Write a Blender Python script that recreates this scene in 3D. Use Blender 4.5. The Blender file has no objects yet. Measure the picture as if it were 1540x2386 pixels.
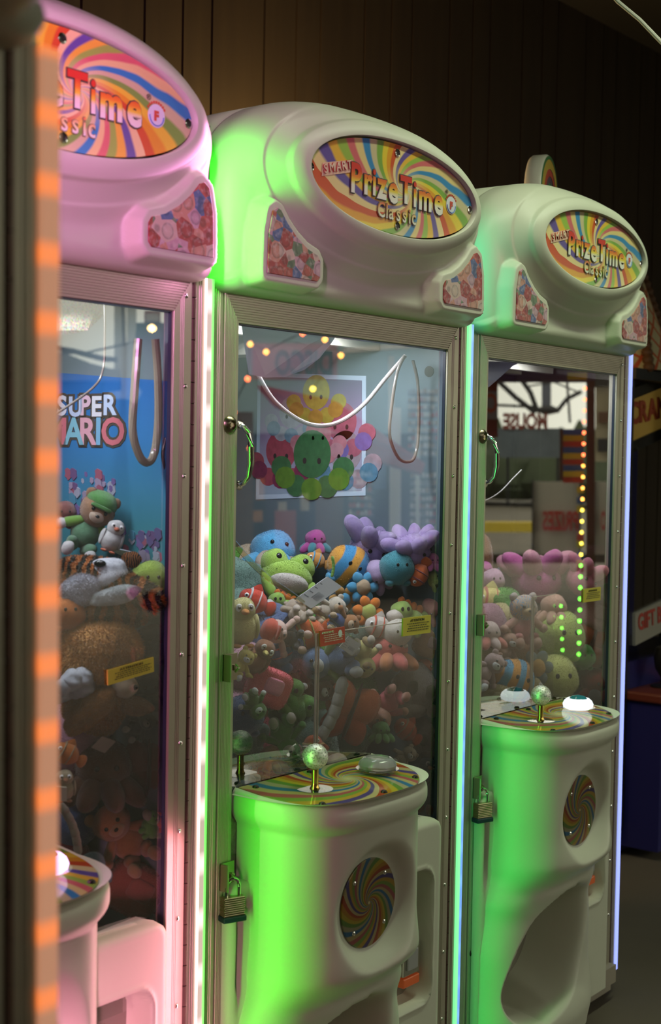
import bpy, bmesh, math, random
from mathutils import Vector, Matrix, Euler
from math import sin, cos, pi, sqrt, radians as rad
random.seed(7)
sc = bpy.context.scene
COL = sc.collection

# ------------------------------------------------------------------ camera
CAM = (-2.1807, -1.7153, 1.4518); YAW, PIT, ROLL, FPX = .8961, -.0375, .0177, 3314.3
fw = Vector((sin(YAW)*cos(PIT), cos(YAW)*cos(PIT), sin(PIT)))
_r = Vector((cos(YAW), -sin(YAW), 0)); _u = _r.cross(fw)
RT = _r*cos(ROLL)+_u*sin(ROLL); UP = -_r*sin(ROLL)+_u*cos(ROLL)
cd = bpy.data.cameras.new('camera'); cam = bpy.data.objects.new('camera', cd); COL.objects.link(cam)
cam.matrix_world = Matrix(((RT.x, UP.x, -fw.x, CAM[0]), (RT.y, UP.y, -fw.y, CAM[1]), (RT.z, UP.z, -fw.z, CAM[2]), (0, 0, 0, 1)))
cd.sensor_fit = 'VERTICAL'; cd.sensor_height = 36; cd.lens = FPX/2386*36; cd.clip_start = .02; cd.clip_end = 300
cd.dof.use_dof = True; cd.dof.focus_distance = 2.95; cd.dof.aperture_fstop = 5.0
sc.camera = cam

# ------------------------------------------------------------------ world, exposure
w = bpy.data.worlds.new('sky'); sc.world = w; w.use_nodes = True
bg = w.node_tree.nodes['Background']; bg.inputs[0].default_value = (1, .99, .80, 1); bg.inputs[1].default_value = 2.2
sc.view_settings.view_transform = 'Standard'; sc.view_settings.look = 'None'
sc.view_settings.exposure = 0; sc.view_settings.gamma = 1; sc.view_settings.use_curve_mapping = False
sc.cycles.max_bounces = 8; sc.cycles.transparent_max_bounces = 24; sc.cycles.sample_clamp_indirect = 4

def lamp(name, kind, loc, energy, color, size=(.1, .1), direction=None, label=None, spread=pi):
    l = bpy.data.lights.new(name, kind); l.energy = energy; l.color = color
    if kind == 'AREA':
        l.shape = 'RECTANGLE'; l.size, l.size_y = size; l.spread = spread
    else: l.shadow_soft_size = size[0]
    o = bpy.data.objects.new(name, l); COL.objects.link(o); o.location = loc
    if direction is not None: o.rotation_euler = Vector(direction).to_track_quat('-Z', 'Y').to_euler()
    return o

# ------------------------------------------------------------------ materials
MATS = {}
def nt(name):
    m = bpy.data.materials.new(name); m.use_nodes = True
    return m, m.node_tree, m.node_tree.nodes, m.node_tree.links
def pbr(name, col, rough=.5, metal=0, spec=.5, sheen=0, bump=0, bscale=200, vary=0, vscale=8, emit=None, es=0, coat=0, trans=0, ior=1.45, sss=0):
    if name in MATS: return MATS[name]
    m, t, N, L = nt(name); b = N['Principled BSDF']
    c = (*col, 1)
    b.inputs['Base Color'].default_value = c; b.inputs['Roughness'].default_value = rough
    b.inputs['Metallic'].default_value = metal; b.inputs['Specular IOR Level'].default_value = spec
    b.inputs['Sheen Weight'].default_value = sheen; b.inputs['Coat Weight'].default_value = coat
    b.inputs['Transmission Weight'].default_value = trans; b.inputs['IOR'].default_value = ior
    if emit: b.inputs['Emission Color'].default_value = (*emit, 1); b.inputs['Emission Strength'].default_value = es
    if vary or bump:
        tc = N.new('ShaderNodeTexCoord')
    if vary:
        n = N.new('ShaderNodeTexNoise'); n.inputs['Scale'].default_value = vscale; n.inputs['Detail'].default_value = 4
        L.new(tc.outputs['Object'], n.inputs['Vector'])
        mx = N.new('ShaderNodeMix'); mx.data_type = 'RGBA'
        mx.inputs[6].default_value = (*[x*(1-vary) for x in col], 1); mx.inputs[7].default_value = (*[min(1, x*(1+vary)) for x in col], 1)
        L.new(n.outputs['Fac'], mx.inputs[0]); L.new(mx.outputs[2], b.inputs['Base Color'])
    if bump:
        n2 = N.new('ShaderNodeTexNoise'); n2.inputs['Scale'].default_value = bscale; n2.inputs['Detail'].default_value = 3
        L.new(tc.outputs['Object'], n2.inputs['Vector'])
        bp = N.new('ShaderNodeBump'); bp.inputs['Strength'].default_value = bump; bp.inputs['Distance'].default_value = .004
        L.new(n2.outputs['Fac'], bp.inputs['Height']); L.new(bp.outputs[0], b.inputs['Normal'])
    MATS[name] = m; return m
def emis(name, col, s, blobs=None, under=(.5, .5, .5)):
    """light strip; blobs = (spacing, colour between, strength between): the separate diodes show through the tube"""
    if name in MATS: return MATS[name]
    m, t, N, L = nt(name); b = N['Principled BSDF']
    b.inputs['Base Color'].default_value = (*under, 1); b.inputs['Emission Color'].default_value = (*col, 1); b.inputs['Emission Strength'].default_value = s
    if blobs:
        sp, c2, s2 = blobs
        tc = N.new('ShaderNodeTexCoord'); sx = N.new('ShaderNodeSeparateXYZ'); L.new(tc.outputs['Object'], sx.inputs[0])
        a = N.new('ShaderNodeMath'); a.operation = 'MULTIPLY'; a.inputs[1].default_value = 2*pi/sp; L.new(sx.outputs['Z'], a.inputs[0])
        c = N.new('ShaderNodeMath'); c.operation = 'COSINE'; L.new(a.outputs[0], c.inputs[0])
        r = N.new('ShaderNodeMapRange'); r.inputs[1].default_value = .1; r.inputs[2].default_value = 1; L.new(c.outputs[0], r.inputs[0])
        mx = N.new('ShaderNodeMix'); mx.data_type = 'RGBA'; mx.inputs[6].default_value = (*[x*s2 for x in c2], 1); mx.inputs[7].default_value = (*[x*s for x in col], 1)
        mx.clamp_result = False
        L.new(r.outputs[0], mx.inputs[0]); L.new(mx.outputs[2], b.inputs['Emission Color']); b.inputs['Emission Strength'].default_value = 1
    MATS[name] = m; return m
def glass(name, refl=.1, tint=(1, 1, 1), rough=0.0, ior=1.5, gain=1.6):
    """clear pane: straight-through transmission plus a Fresnel mirror of both faces"""
    m, t, N, L = nt(name); N.remove(N['Principled BSDF'])
    tr = N.new('ShaderNodeBsdfTransparent'); tr.inputs[0].default_value = (*tint, 1)
    gl = N.new('ShaderNodeBsdfGlossy'); gl.inputs['Roughness'].default_value = rough; gl.inputs[0].default_value = (1, 1, 1, 1)
    fr = N.new('ShaderNodeFresnel'); fr.inputs['IOR'].default_value = ior
    mu = N.new('ShaderNodeMath'); mu.operation = 'MULTIPLY'; mu.inputs[1].default_value = gain; mu.use_clamp = True; L.new(fr.outputs[0], mu.inputs[0])
    ge = N.new('ShaderNodeNewGeometry'); iv = N.new('ShaderNodeMath'); iv.operation = 'SUBTRACT'; iv.inputs[0].default_value = 1; L.new(ge.outputs['Backfacing'], iv.inputs[1])
    m2 = N.new('ShaderNodeMath'); m2.operation = 'MULTIPLY'; L.new(mu.outputs[0], m2.inputs[0]); L.new(iv.outputs[0], m2.inputs[1]); mu = m2
    mx = N.new('ShaderNodeMixShader'); L.new(mu.outputs[0], mx.inputs[0]); L.new(tr.outputs[0], mx.inputs[1]); L.new(gl.outputs[0], mx.inputs[2])
    L.new(mx.outputs[0], N['Material Output'].inputs[0]); MATS[name] = m; return m
def ramp(N, stops, mode='LINEAR'):
    r = N.new('ShaderNodeValToRGB'); e = r.color_ramp.elements
    r.color_ramp.interpolation = mode
    while len(e) < len(stops): e.new(.5)
    for i, (p, c) in enumerate(stops): e[i].position = p; e[i].color = (*c, 1)
    return r
RAIN = [(.62, .10, .03), (.75, .36, .03), (.80, .62, .05), (.22, .42, .07), (.62, .55, .30), (.05, .26, .50), (.78, .62, .25), (.66, .16, .16), (.33, .52, .08), (.80, .50, .06), (.14, .10, .33), (.82, .66, .30)]
def swirl(name, axes, cx=0, cy=0, aspect=1.0, n=2.0, k=.9, pale=.05, rough=.25, dark=1.0):
    m, t, N, L = nt(name); b = N['Principled BSDF']; b.inputs['Roughness'].default_value = rough
    tc = N.new('ShaderNodeTexCoord'); sx = N.new('ShaderNodeSeparateXYZ'); L.new(tc.outputs['Object'], sx.inputs[0])
    def M(op, a, bb=None):
        q = N.new('ShaderNodeMath'); q.operation = op
        for i, v in enumerate((a, bb)):
            if v is None: continue
            if isinstance(v, (int, float)): q.inputs[i].default_value = v
            else: L.new(v, q.inputs[i])
        return q.outputs[0]
    x = M('SUBTRACT', sx.outputs[axes[0]], cx); y = M('MULTIPLY', M('SUBTRACT', sx.outputs[axes[1]], cy), aspect)
    ang = M('DIVIDE', M('ARCTAN2', y, x), 2*pi)
    r = M('SQRT', M('ADD', M('MULTIPLY', x, x), M('MULTIPLY', y, y)))
    lr = M('LOGARITHM', M('ADD', r, .002), 2.718)
    nz = N.new('ShaderNodeTexNoise'); nz.inputs['Scale'].default_value = 9; L.new(tc.outputs['Object'], nz.inputs['Vector'])
    f = M('FRACT', M('ADD', M('ADD', M('MULTIPLY', ang, n), M('MULTIPLY', lr, k)), M('MULTIPLY', nz.outputs['Fac'], .10)))
    st = []
    K = len(RAIN)
    for i, c in enumerate(RAIN):
        c = tuple(v*dark for v in c)
        st += [((i+.12)/K, c), ((i+.88)/K, c)]
    st = st[:32]
    rp = ramp(N, st); L.new(f, rp.inputs[0])
    mx = N.new('ShaderNodeMix'); mx.data_type = 'RGBA'; mx.inputs[7].default_value = (.85, .80, .42, 1)
    pr = N.new('ShaderNodeMapRange'); pr.inputs[1].default_value = pale; pr.inputs[2].default_value = 0; pr.inputs[3].default_value = 0; pr.inputs[4].default_value = .75; L.new(r, pr.inputs[0])
    L.new(pr.outputs[0], mx.inputs[0]); L.new(rp.outputs[0], mx.inputs[6]); L.new(mx.outputs[2], b.inputs['Base Color'])
    MATS[name] = m; return m
def bubbles(name):
    m, t, N, L = nt(name); b = N['Principled BSDF']; b.inputs['Roughness'].default_value = .35
    tc = N.new('ShaderNodeTexCoord')
    v = N.new('ShaderNodeTexVoronoi'); v.inputs['Scale'].default_value = 40; L.new(tc.outputs['Object'], v.inputs['Vector'])
    hs = N.new('ShaderNodeSeparateColor'); L.new(v.outputs['Color'], hs.inputs[0])
    rp = ramp(N, [(0, (.40, .05, .05)), (.18, (.62, .30, .22)), (.30, (.10, .16, .36)), (.45, (.66, .50, .42)), (.6, (.48, .10, .07)), (.74, (.14, .22, .12)), (.85, (.60, .36, .44)), (1, (.25, .22, .42))], 'CONSTANT'); L.new(hs.outputs[0], rp.inputs[0])
    d = ramp(N, [(0, (1.0, 1.0, 1.0)), (.38, (.8, .8, .8)), (.5, (.5, .5, .5)), (.58, (.9, .85, .85))]); L.new(v.outputs['Distance'], d.inputs[0])
    mx = N.new('ShaderNodeMix'); mx.data_type = 'RGBA'; mx.blend_type = 'MULTIPLY'; mx.inputs[0].default_value = 1
    L.new(rp.outputs[0], mx.inputs[6]); L.new(d.outputs[0], mx.inputs[7])
    nz = N.new('ShaderNodeTexNoise'); nz.inputs['Scale'].default_value = 120; nz.inputs['Detail'].default_value = 5; L.new(tc.outputs['Object'], nz.inputs['Vector'])
    r2 = ramp(N, [(.5, (0, 0, 0)), (.75, (.35, .35, .35))]); L.new(nz.outputs['Fac'], r2.inputs[0])
    m2 = N.new('ShaderNodeMix'); m2.data_type = 'RGBA'; m2.inputs[7].default_value = (.75, .68, .66, 1); L.new(r2.outputs[0], m2.inputs[0]); L.new(mx.outputs[2], m2.inputs[6])
    L.new(m2.outputs[2], b.inputs['Base Color']); MATS[name] = m; return m
def axisramp(name, axis, stops, rough=.4, mode='LINEAR', lo=0, hi=1, metal=0):
    m, t, N, L = nt(name); b = N['Principled BSDF']; b.inputs['Roughness'].default_value = rough; b.inputs['Metallic'].default_value = metal
    tc = N.new('ShaderNodeTexCoord'); sx = N.new('ShaderNodeSeparateXYZ'); L.new(tc.outputs['Object'], sx.inputs[0])
    mr = N.new('ShaderNodeMapRange'); mr.inputs[1].default_value = lo; mr.inputs[2].default_value = hi; L.new(sx.outputs[axis], mr.inputs[0])
    rp = ramp(N, stops, mode); L.new(mr.outputs[0], rp.inputs[0]); L.new(rp.outputs[0], b.inputs['Base Color'])
    MATS[name] = m; return m

PLAST = pbr('ivory_plastic', (.62, .63, .50), .42, bump=.05, bscale=900, spec=.4)
ALU = pbr('aluminium', (.47, .43, .33), .42, metal=.55, bump=.04, bscale=500)
ALUD = pbr('grey_metal', (.30, .28, .22), .5, metal=.4)
CHROME = pbr('chrome', (.75, .74, .70), .12, metal=1)
DARKM = pbr('dark_metal', (.05, .045, .04), .35, metal=.8)
BRASS = pbr('brass', (.75, .52, .12), .2, metal=1)
HINGE = pbr('hinge_brown', (.16, .10, .08), .45, metal=.5, vary=.3, vscale=40)
RUBBER = pbr('black_rubber', (.015, .015, .018), .5)
WHITE = pbr('white_card', (.72, .75, .80), .5)
GLASS = glass('door_glass', gain=3.4, ior=1.52)
SIDEGLASS = glass('side_glass', gain=1.0)
PLEXI = glass('clear_plexi', gain=1.3, tint=(.96, .96, .95))

# ------------------------------------------------------------------ mesh helpers
def link(name, me, mat=None, parent=None, loc=(0, 0, 0), rot=(0, 0, 0), smooth=False, scale=(1, 1, 1)):
    o = bpy.data.objects.new(name, me); COL.objects.link(o)
    if mat is not None and not me.materials: me.materials.append(mat)
    if parent: o.parent = parent
    o.location = loc; o.rotation_euler = rot; o.scale = scale
    if smooth:
        for p in me.polygons: p.use_smooth = True
    return o
def raw(name, vs, fs, mat=None, parent=None, smooth=False, **k):
    me = bpy.data.meshes.new(name); me.from_pydata([tuple(v) for v in vs], [], fs); me.update()
    return link(name, me, mat, parent, smooth=smooth, **k)
class MB:
    def __init__(s): s.v = []; s.f = []; s.m = []
    def add(s, vs, fs, mi=0):
        n = len(s.v); s.v += [tuple(v) for v in vs]; s.f += [tuple(i+n for i in f) for f in fs]; s.m += [mi]*len(fs); return s
    def box(s, x0, x1, y0, y1, z0, z1, mi=0, fm=None):
        vs = [(x0, y0, z0), (x1, y0, z0), (x1, y1, z0), (x0, y1, z0), (x0, y0, z1), (x1, y0, z1), (x1, y1, z1), (x0, y1, z1)]
        fs = [(0, 3, 2, 1), (4, 5, 6, 7), (0, 1, 5, 4), (1, 2, 6, 5), (2, 3, 7, 6), (3, 0, 4, 7)]
        n = len(s.v); s.v += vs; s.f += [tuple(i+n for i in f) for f in fs]; s.m += fm if fm else [mi]*6; return s
    def obox(s, c, ax, ay, az, mi=0):
        c, ax, ay, az = map(Vector, (c, ax, ay, az)); vs = [c+sx*ax+sy*ay+sz*az for sz in (-1, 1) for sx, sy in ((-1, -1), (1, -1), (1, 1), (-1, 1))]
        return s.add(vs, [(0, 3, 2, 1), (4, 5, 6, 7), (0, 1, 5, 4), (1, 2, 6, 5), (2, 3, 7, 6), (3, 0, 4, 7)], mi)
    def tube(s, pts, r, n=10, mi=0, closed=False, cap=True):
        pts = [Vector(p) for p in pts]; rings = []; up = Vector((.123, .31, .94)).normalized()
        for i, p in enumerate(pts):
            a = pts[i-1] if i else (pts[-1] if closed else pts[0]); b = pts[(i+1) % len(pts)] if (i < len(pts)-1 or closed) else pts[-1]
            t = (b-a).normalized(); x = t.cross(up)
            if x.length < .1: x = t.cross(Vector((1, 0, 0)))
            x.normalize(); y = t.cross(x); rr = r[i] if isinstance(r, (list, tuple)) else r
            rings.append([p+rr*(cos(2*pi*k/n)*x+sin(2*pi*k/n)*y) for k in range(n)])
        vs = [v for q in rings for v in q]; fs = []
        m = len(pts)
        for i in range(m if closed else m-1):
            j = (i+1) % m
            for k in range(n): fs.append((i*n+k, i*n+(k+1) % n, j*n+(k+1) % n, j*n+k))
        if cap and not closed: fs += [tuple(range(n))[::-1], tuple((m-1)*n+k for k in range(n))]
        return s.add(vs, fs, mi)
    def lathe(s, prof, n=32, axis='z', c=(0, 0, 0), mi=0):
        vs = []; c = Vector(c)
        for r, z in prof:
            for k in range(n):
                a = 2*pi*k/n; p = (r*cos(a), r*sin(a), z)
                if axis == 'y': p = (r*cos(a), -z, r*sin(a))
                if axis == 'x': p = (z, r*cos(a), r*sin(a))
                vs.append(c+Vector(p))
        fs = [(i*n+k, i*n+(k+1) % n, (i+1)*n+(k+1) % n, (i+1)*n+k) for i in range(len(prof)-1) for k in range(n)]
        fs += [tuple(range(n))[::-1], tuple((len(prof)-1)*n+k for k in range(n))]
        return s.add(vs, fs, mi)
    def prism(s, poly, y0, y1, mi=0):   # polygon in x,z extruded along y
        n = len(poly); vs = [(x, y0, z) for x, z in poly]+[(x, y1, z) for x, z in poly]
        fs = [tuple(range(n)), tuple(range(2*n-1, n-1, -1))]+[(i, i+n, (i+1) % n+n, (i+1) % n) for i in range(n)]
        return s.add(vs, fs, mi)
    def build(s, name, mats, parent=None, smooth=False, bevel=0, **k):
        me = bpy.data.meshes.new(name); me.from_pydata(s.v, [], s.f); me.update()
        for m in (mats if isinstance(mats, (list, tuple)) else [mats]): me.materials.append(m)
        for p, i in zip(me.polygons, s.m): p.material_index = i
        bm = bmesh.new(); bm.from_mesh(me); bmesh.ops.recalc_face_normals(bm, faces=bm.faces); bm.to_mesh(me); bm.free()
        o = link(name, me, None, parent, **k)
        if smooth:
            for p in me.polygons: p.use_smooth = True
            me.set_sharp_from_angle(angle=rad(35))
        if bevel:
            b = o.modifiers.new('bevel', 'BEVEL'); b.width = bevel; b.segments = 2; b.limit_method = 'ANGLE'
        return o
def tag(o, label=None, cat=None, group=None, kind=None):
    for k, v in (('label', label), ('category', cat), ('group', group), ('kind', kind)):
        if v: o[k] = v
    return o
def empty(name, loc=(0, 0, 0), rz=0, parent=None):
    o = bpy.data.objects.new(name, None); COL.objects.link(o); o.location = loc; o.rotation_euler = (0, 0, rz); o.empty_display_size = .05
    if parent: o.parent = parent
    return o
def kids(o, _all=[]): return [c for c in bpy.data.objects if c.parent == o]
def copy_tree(o, parent=None, tree=None):
    if tree is None:
        tree = {}
        for c in bpy.data.objects:
            if c.parent: tree.setdefault(c.parent.name, []).append(c)
    c = o.copy(); COL.objects.link(c); c.parent = parent
    for ch in tree.get(o.name, []): copy_tree(ch, c, tree)
    return c
def text(name, s, size, parent, mat, loc=(0, 0, 0), rot=0, off=0, ext=.0006, plane='xz', align='LEFT', sx=1.0, shear=0, space=1.0):
    cu = bpy.data.curves.new(name, 'FONT'); cu.body = s; cu.size = size; cu.extrude = ext; cu.offset = off; cu.align_x = align
    cu.space_character = space; cu.resolution_u = 3
    cu.shear = shear
    t = bpy.data.objects.new(name, cu); COL.objects.link(t)
    dg = bpy.context.evaluated_depsgraph_get(); me = bpy.data.meshes.new_from_object(t.evaluated_get(dg))
    bpy.data.objects.remove(t); bpy.data.curves.remove(cu)
    M = Matrix.Diagonal((sx, 1, 1, 1))
    M = Matrix.Rotation(rot, 4, 'Z') @ M
    if plane == 'xz': M = Matrix.Rotation(pi/2, 4, 'X') @ M
    if plane == 'yz': M = Matrix.Rotation(-pi/2, 4, 'Z') @ Matrix.Rotation(pi/2, 4, 'X') @ M
    me.transform(M); me.name = name; me.materials.clear()
    return link(name, me, mat, parent, loc=loc)

OFFS = {1: (-.8694, -.0493, .0011), 2: (0, 0, 0), 3: (.8926, .0548, .0262)}
def ray(m, x, y):
    d = fw+RT*((x-770)/FPX)-UP*((y-1193)/FPX); ox, oy, a = OFFS[m]; P = Vector(CAM)
    n = Vector((sin(a), -cos(a), 0)); t = Vector((cos(a), sin(a), 0)); o = Vector((ox, oy, 0))
    return P, d, n, t, o
def onv(m, x, y, v):
    """machine coordinates (u, depth v, height) of the point at depth v seen along a sight line"""
    P, d, n, t, o = ray(m, x, y); k = (v-(P-o).dot(n))/d.dot(n); Q = P+d*k
    return (Q-o).dot(t), v, Q.z, k
def inside(m, x, y, f, vmin=-.06, umax=.35, vback=-.66):
    """fraction f of the way from the glass to the side or back panel"""
    P, d, n, t, o = ray(m, x, y)
    k0 = (vmin-(P-o).dot(n))/d.dot(n); k1 = min((umax-(P-o).dot(t))/d.dot(t), (vback-(P-o).dot(n))/d.dot(n))
    k1 = max(k1, k0+.02); k = k0+(k1-k0)*f; return P+d*k, k

# ------------------------------------------------------------------ setting
def siding(name):
    m, t, N, L = nt(name); b = N['Principled BSDF']; b.inputs['Roughness'].default_value = .7
    tc = N.new('ShaderNodeTexCoord'); n = N.new('ShaderNodeTexNoise'); n.inputs['Scale'].default_value = 3; n.inputs['Detail'].default_value = 6
    mp = N.new('ShaderNodeMapping'); mp.inputs['Scale'].default_value = (6, 1, .6); L.new(tc.outputs['Object'], mp.inputs[0]); L.new(mp.outputs[0], n.inputs['Vector'])
    r = ramp(N, [(.3, (.034, .022, .009)), (.7, (.046, .031, .013))]); L.new(n.outputs['Fac'], r.inputs[0]); L.new(r.outputs[0], b.inputs['Base Color']); return m
WALLY = 1.2
b = MB(); x = -4.6
grooves = []
gx = [.87+.50*k+d for k in range(-11, 13) for d in (0, .23, .38)]
gx = sorted(gx)
prev = -4.8
for g in gx+[7.3]:
    b.box(prev, g-.0045, WALLY, WALLY+.1, -.02, 3.6); prev = g+.0045
b.box(-4.8, 7.2, WALLY+.012, WALLY+.13, -.02, 3.6)
tag(b.build('wall_back', siding('brown_siding')), kind='structure')
b = MB(); b.box(-30, 80, -60, 8, -.12, 0)
m, t, N, L = nt('asphalt'); bs = N['Principled BSDF']; bs.inputs['Roughness'].default_value = .85
tc = N.new('ShaderNodeTexCoord'); n1 = N.new('ShaderNodeTexNoise'); n1.inputs['Scale'].default_value = 1.2; n1.inputs['Detail'].default_value = 8; L.new(tc.outputs['Object'], n1.inputs['Vector'])
r = ramp(N, [(.3, (.080, .066, .045)), (.7, (.130, .108, .078))]); L.new(n1.outputs['Fac'], r.inputs[0]); L.new(r.outputs[0], bs.inputs['Base Color'])
tag(b.build('floor', m), kind='structure')
b = MB(); b.box(-5, 16, -4.6, 1.4, 3.3, 3.5); b.box(-5, 16, -4.7, -4.6, 3.12, 3.5)
tag(b.build('ceiling', pbr('canopy_paint', (.10, .09, .07), .8)), kind='structure')
b = MB(); b.box(-3.3, -3.1, -6.5, 1.4, 0, 3.5); tag(b.build('wall_left', pbr('left_wall_paint', (.12, .11, .09), .8)), kind='structure')  # unseen wall, drawn in close to block sky light from the left
b = MB(); b.box(5.0, 5.2, -1.5, 1.4, 0, 3.5); b.box(6.9, 7.1, -2.35, -1.3, 0, 3.5); b.box(5.0, 7.1, -1.5, -1.3, 0, 3.5); tag(b.build('wall_right', pbr('right_wall_paint', (.05, .045, .035), .8)), kind='structure')  # unseen wall, moved in and extended to block sky light from the right

b = MB(); b.box(-3.3, 4.3, -7.2, -7.0, 0, 3.5); tag(b.build('blocker_wall_front', pbr('blocker_wall_paint', (.09, .08, .06), .8)), kind='structure')  # unseen wall added to hold back sky light from the front

# ------------------------------------------------------------------ one crane machine
CU = .0135
def outline_R(th):
    c, s = cos(th), sin(th); lo, hi = .05, .7
    def ins(u, h):
        t = abs(u-CU)/.398
        if t >= 1 or h < 1.738: return False
        if h > 1.90: return h < 1.90+.217*(1-t**2.6)**(1/2.6)
        cx, cz = .398-.03, 1.768
        du, dh = abs(u-CU)-cx, cz-h
        if du > 0 and dh > 0: return du*du+dh*dh < .0009
        return True
    for _ in range(30):
        mid = (lo+hi)/2
        if ins(.027+mid*c, 1.967+mid*s): lo = mid
        else: hi = mid
    return lo
def ss(a, b, x):
    t = max(0, min(1, (x-a)/(b-a))); return t*t*(3-2*t)
POD = [(.341, 1.770), (.339, 1.84), (.330, 1.878), (.318, 1.886), (.308, 1.882), (.290, 1.862), (.265, 1.842), (.235, 1.825), (.205, 1.816), (.198, 1.806), (.198, 1.778), (.205, 1.770)]
def pdist(p, poly):
    x, y = p; d = 9; inside_ = False; n = len(poly)
    for i in range(n):
        (x0, y0), (x1, y1) = poly[i], poly[(i+1) % n]
        t = max(0, min(1, ((x-x0)*(x1-x0)+(y-y0)*(y1-y0))/((x1-x0)**2+(y1-y0)**2)))
        d = min(d, math.hypot(x-x0-t*(x1-x0), y-y0-t*(y1-y0)))
        if (y0 > y) != (y1 > y) and x < (x1-x0)*(y-y0)/(y1-y0)+x0: inside_ = not inside_
    return -d if inside_ else d
def marquee_mesh():
    # equal steps along the outline
    fine = [(2*pi*i/2400, outline_R(2*pi*i/2400)) for i in range(2400)]
    pts = [(.027+r*cos(t), 1.967+r*sin(t)) for t, r in fine]
    L = [0]
    for i in range(1, 2401): L.append(L[-1]+math.dist(pts[i-1], pts[i % 2400]))
    NT, NR = 420, 84; ths = []; j = 0
    for k in range(NT):
        want = L[-1]*k/NT
        while L[j+1] < want: j += 1
        ths.append(fine[j])
    vs = []
    def body(u, h, q, dl, Rr):
        if q < 1:
            v = .048+.058*cos(pi*q/2)**2
            v -= .006*ss(.30, .36, q)*(1-ss(.36, .75, q)); v += .003*ss(.62, .7, q)*(1-ss(.7, 1, q))
        else: v = .048
        pd = pdist((abs(u-CU-.001), h), POD) if h < 1.93 else 9
        if pd < .03: v = max(v, v+(.082-v)*(1-ss(.011, .024, pd)))
        if dl < Rr: v -= Rr-sqrt(max(0, Rr*Rr-(Rr-dl)**2))
        return v
    for i, (th, RO) in enumerate(ths):
        c, s = cos(th), sin(th)
        r1 = 1/sqrt((c/.266)**2+(s/.089)**2); r2 = 1/sqrt((c/.385)**2+(s/.185)**2)
        Rr = .034 if s < -.4 and h_low(th, RO) else .055
        row = []
        row.append((.027+r1*c, -.088, 1.967+r1*s))
        for k in range(NR+1):
            f = k/NR; f = f if f < .85 else .85+(1-max(0, 1-(f-.85)/.15)**1.6)*.15
            r = r1+(RO-r1)*f; u, h = .027+r*c, 1.967+r*s
            row.append((u, -body(u, h, (r-r1)/(r2-r1), RO-r, Rr), h))
        ue, he = row[-1][0], row[-1][2]; v0 = -row[-1][1]
        for vv, sh in ((v0-.006, 0), (v0-.02, .0), (-.03, .0), (-.034, -.006), (-.044, -.006), (-.048, 0), (-.12, 0), (-.22, -.004), (-.25, -.03)):
            rr = RO+sh; row.append((.027+rr*c, -vv, 1.967+rr*s))
        vs += row
    M = len(vs)//NT; fs = []
    for i in range(NT):
        a, b2 = i*M, ((i+1) % NT)*M
        for k in range(M-1): fs.append((a+k, a+k+1, b2+k+1, b2+k))
    me = bpy.data.meshes.new('marquee'); me.from_pydata(vs, [], fs); me.update()
    bm = bmesh.new(); bm.from_mesh(me); bmesh.ops.recalc_face_normals(bm, faces=bm.faces); bm.to_mesh(me); bm.free()
    for p in me.polygons: p.use_smooth = True
    return me
def h_low(th, RO): return 1.967+RO*sin(th) < 1.76

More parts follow.
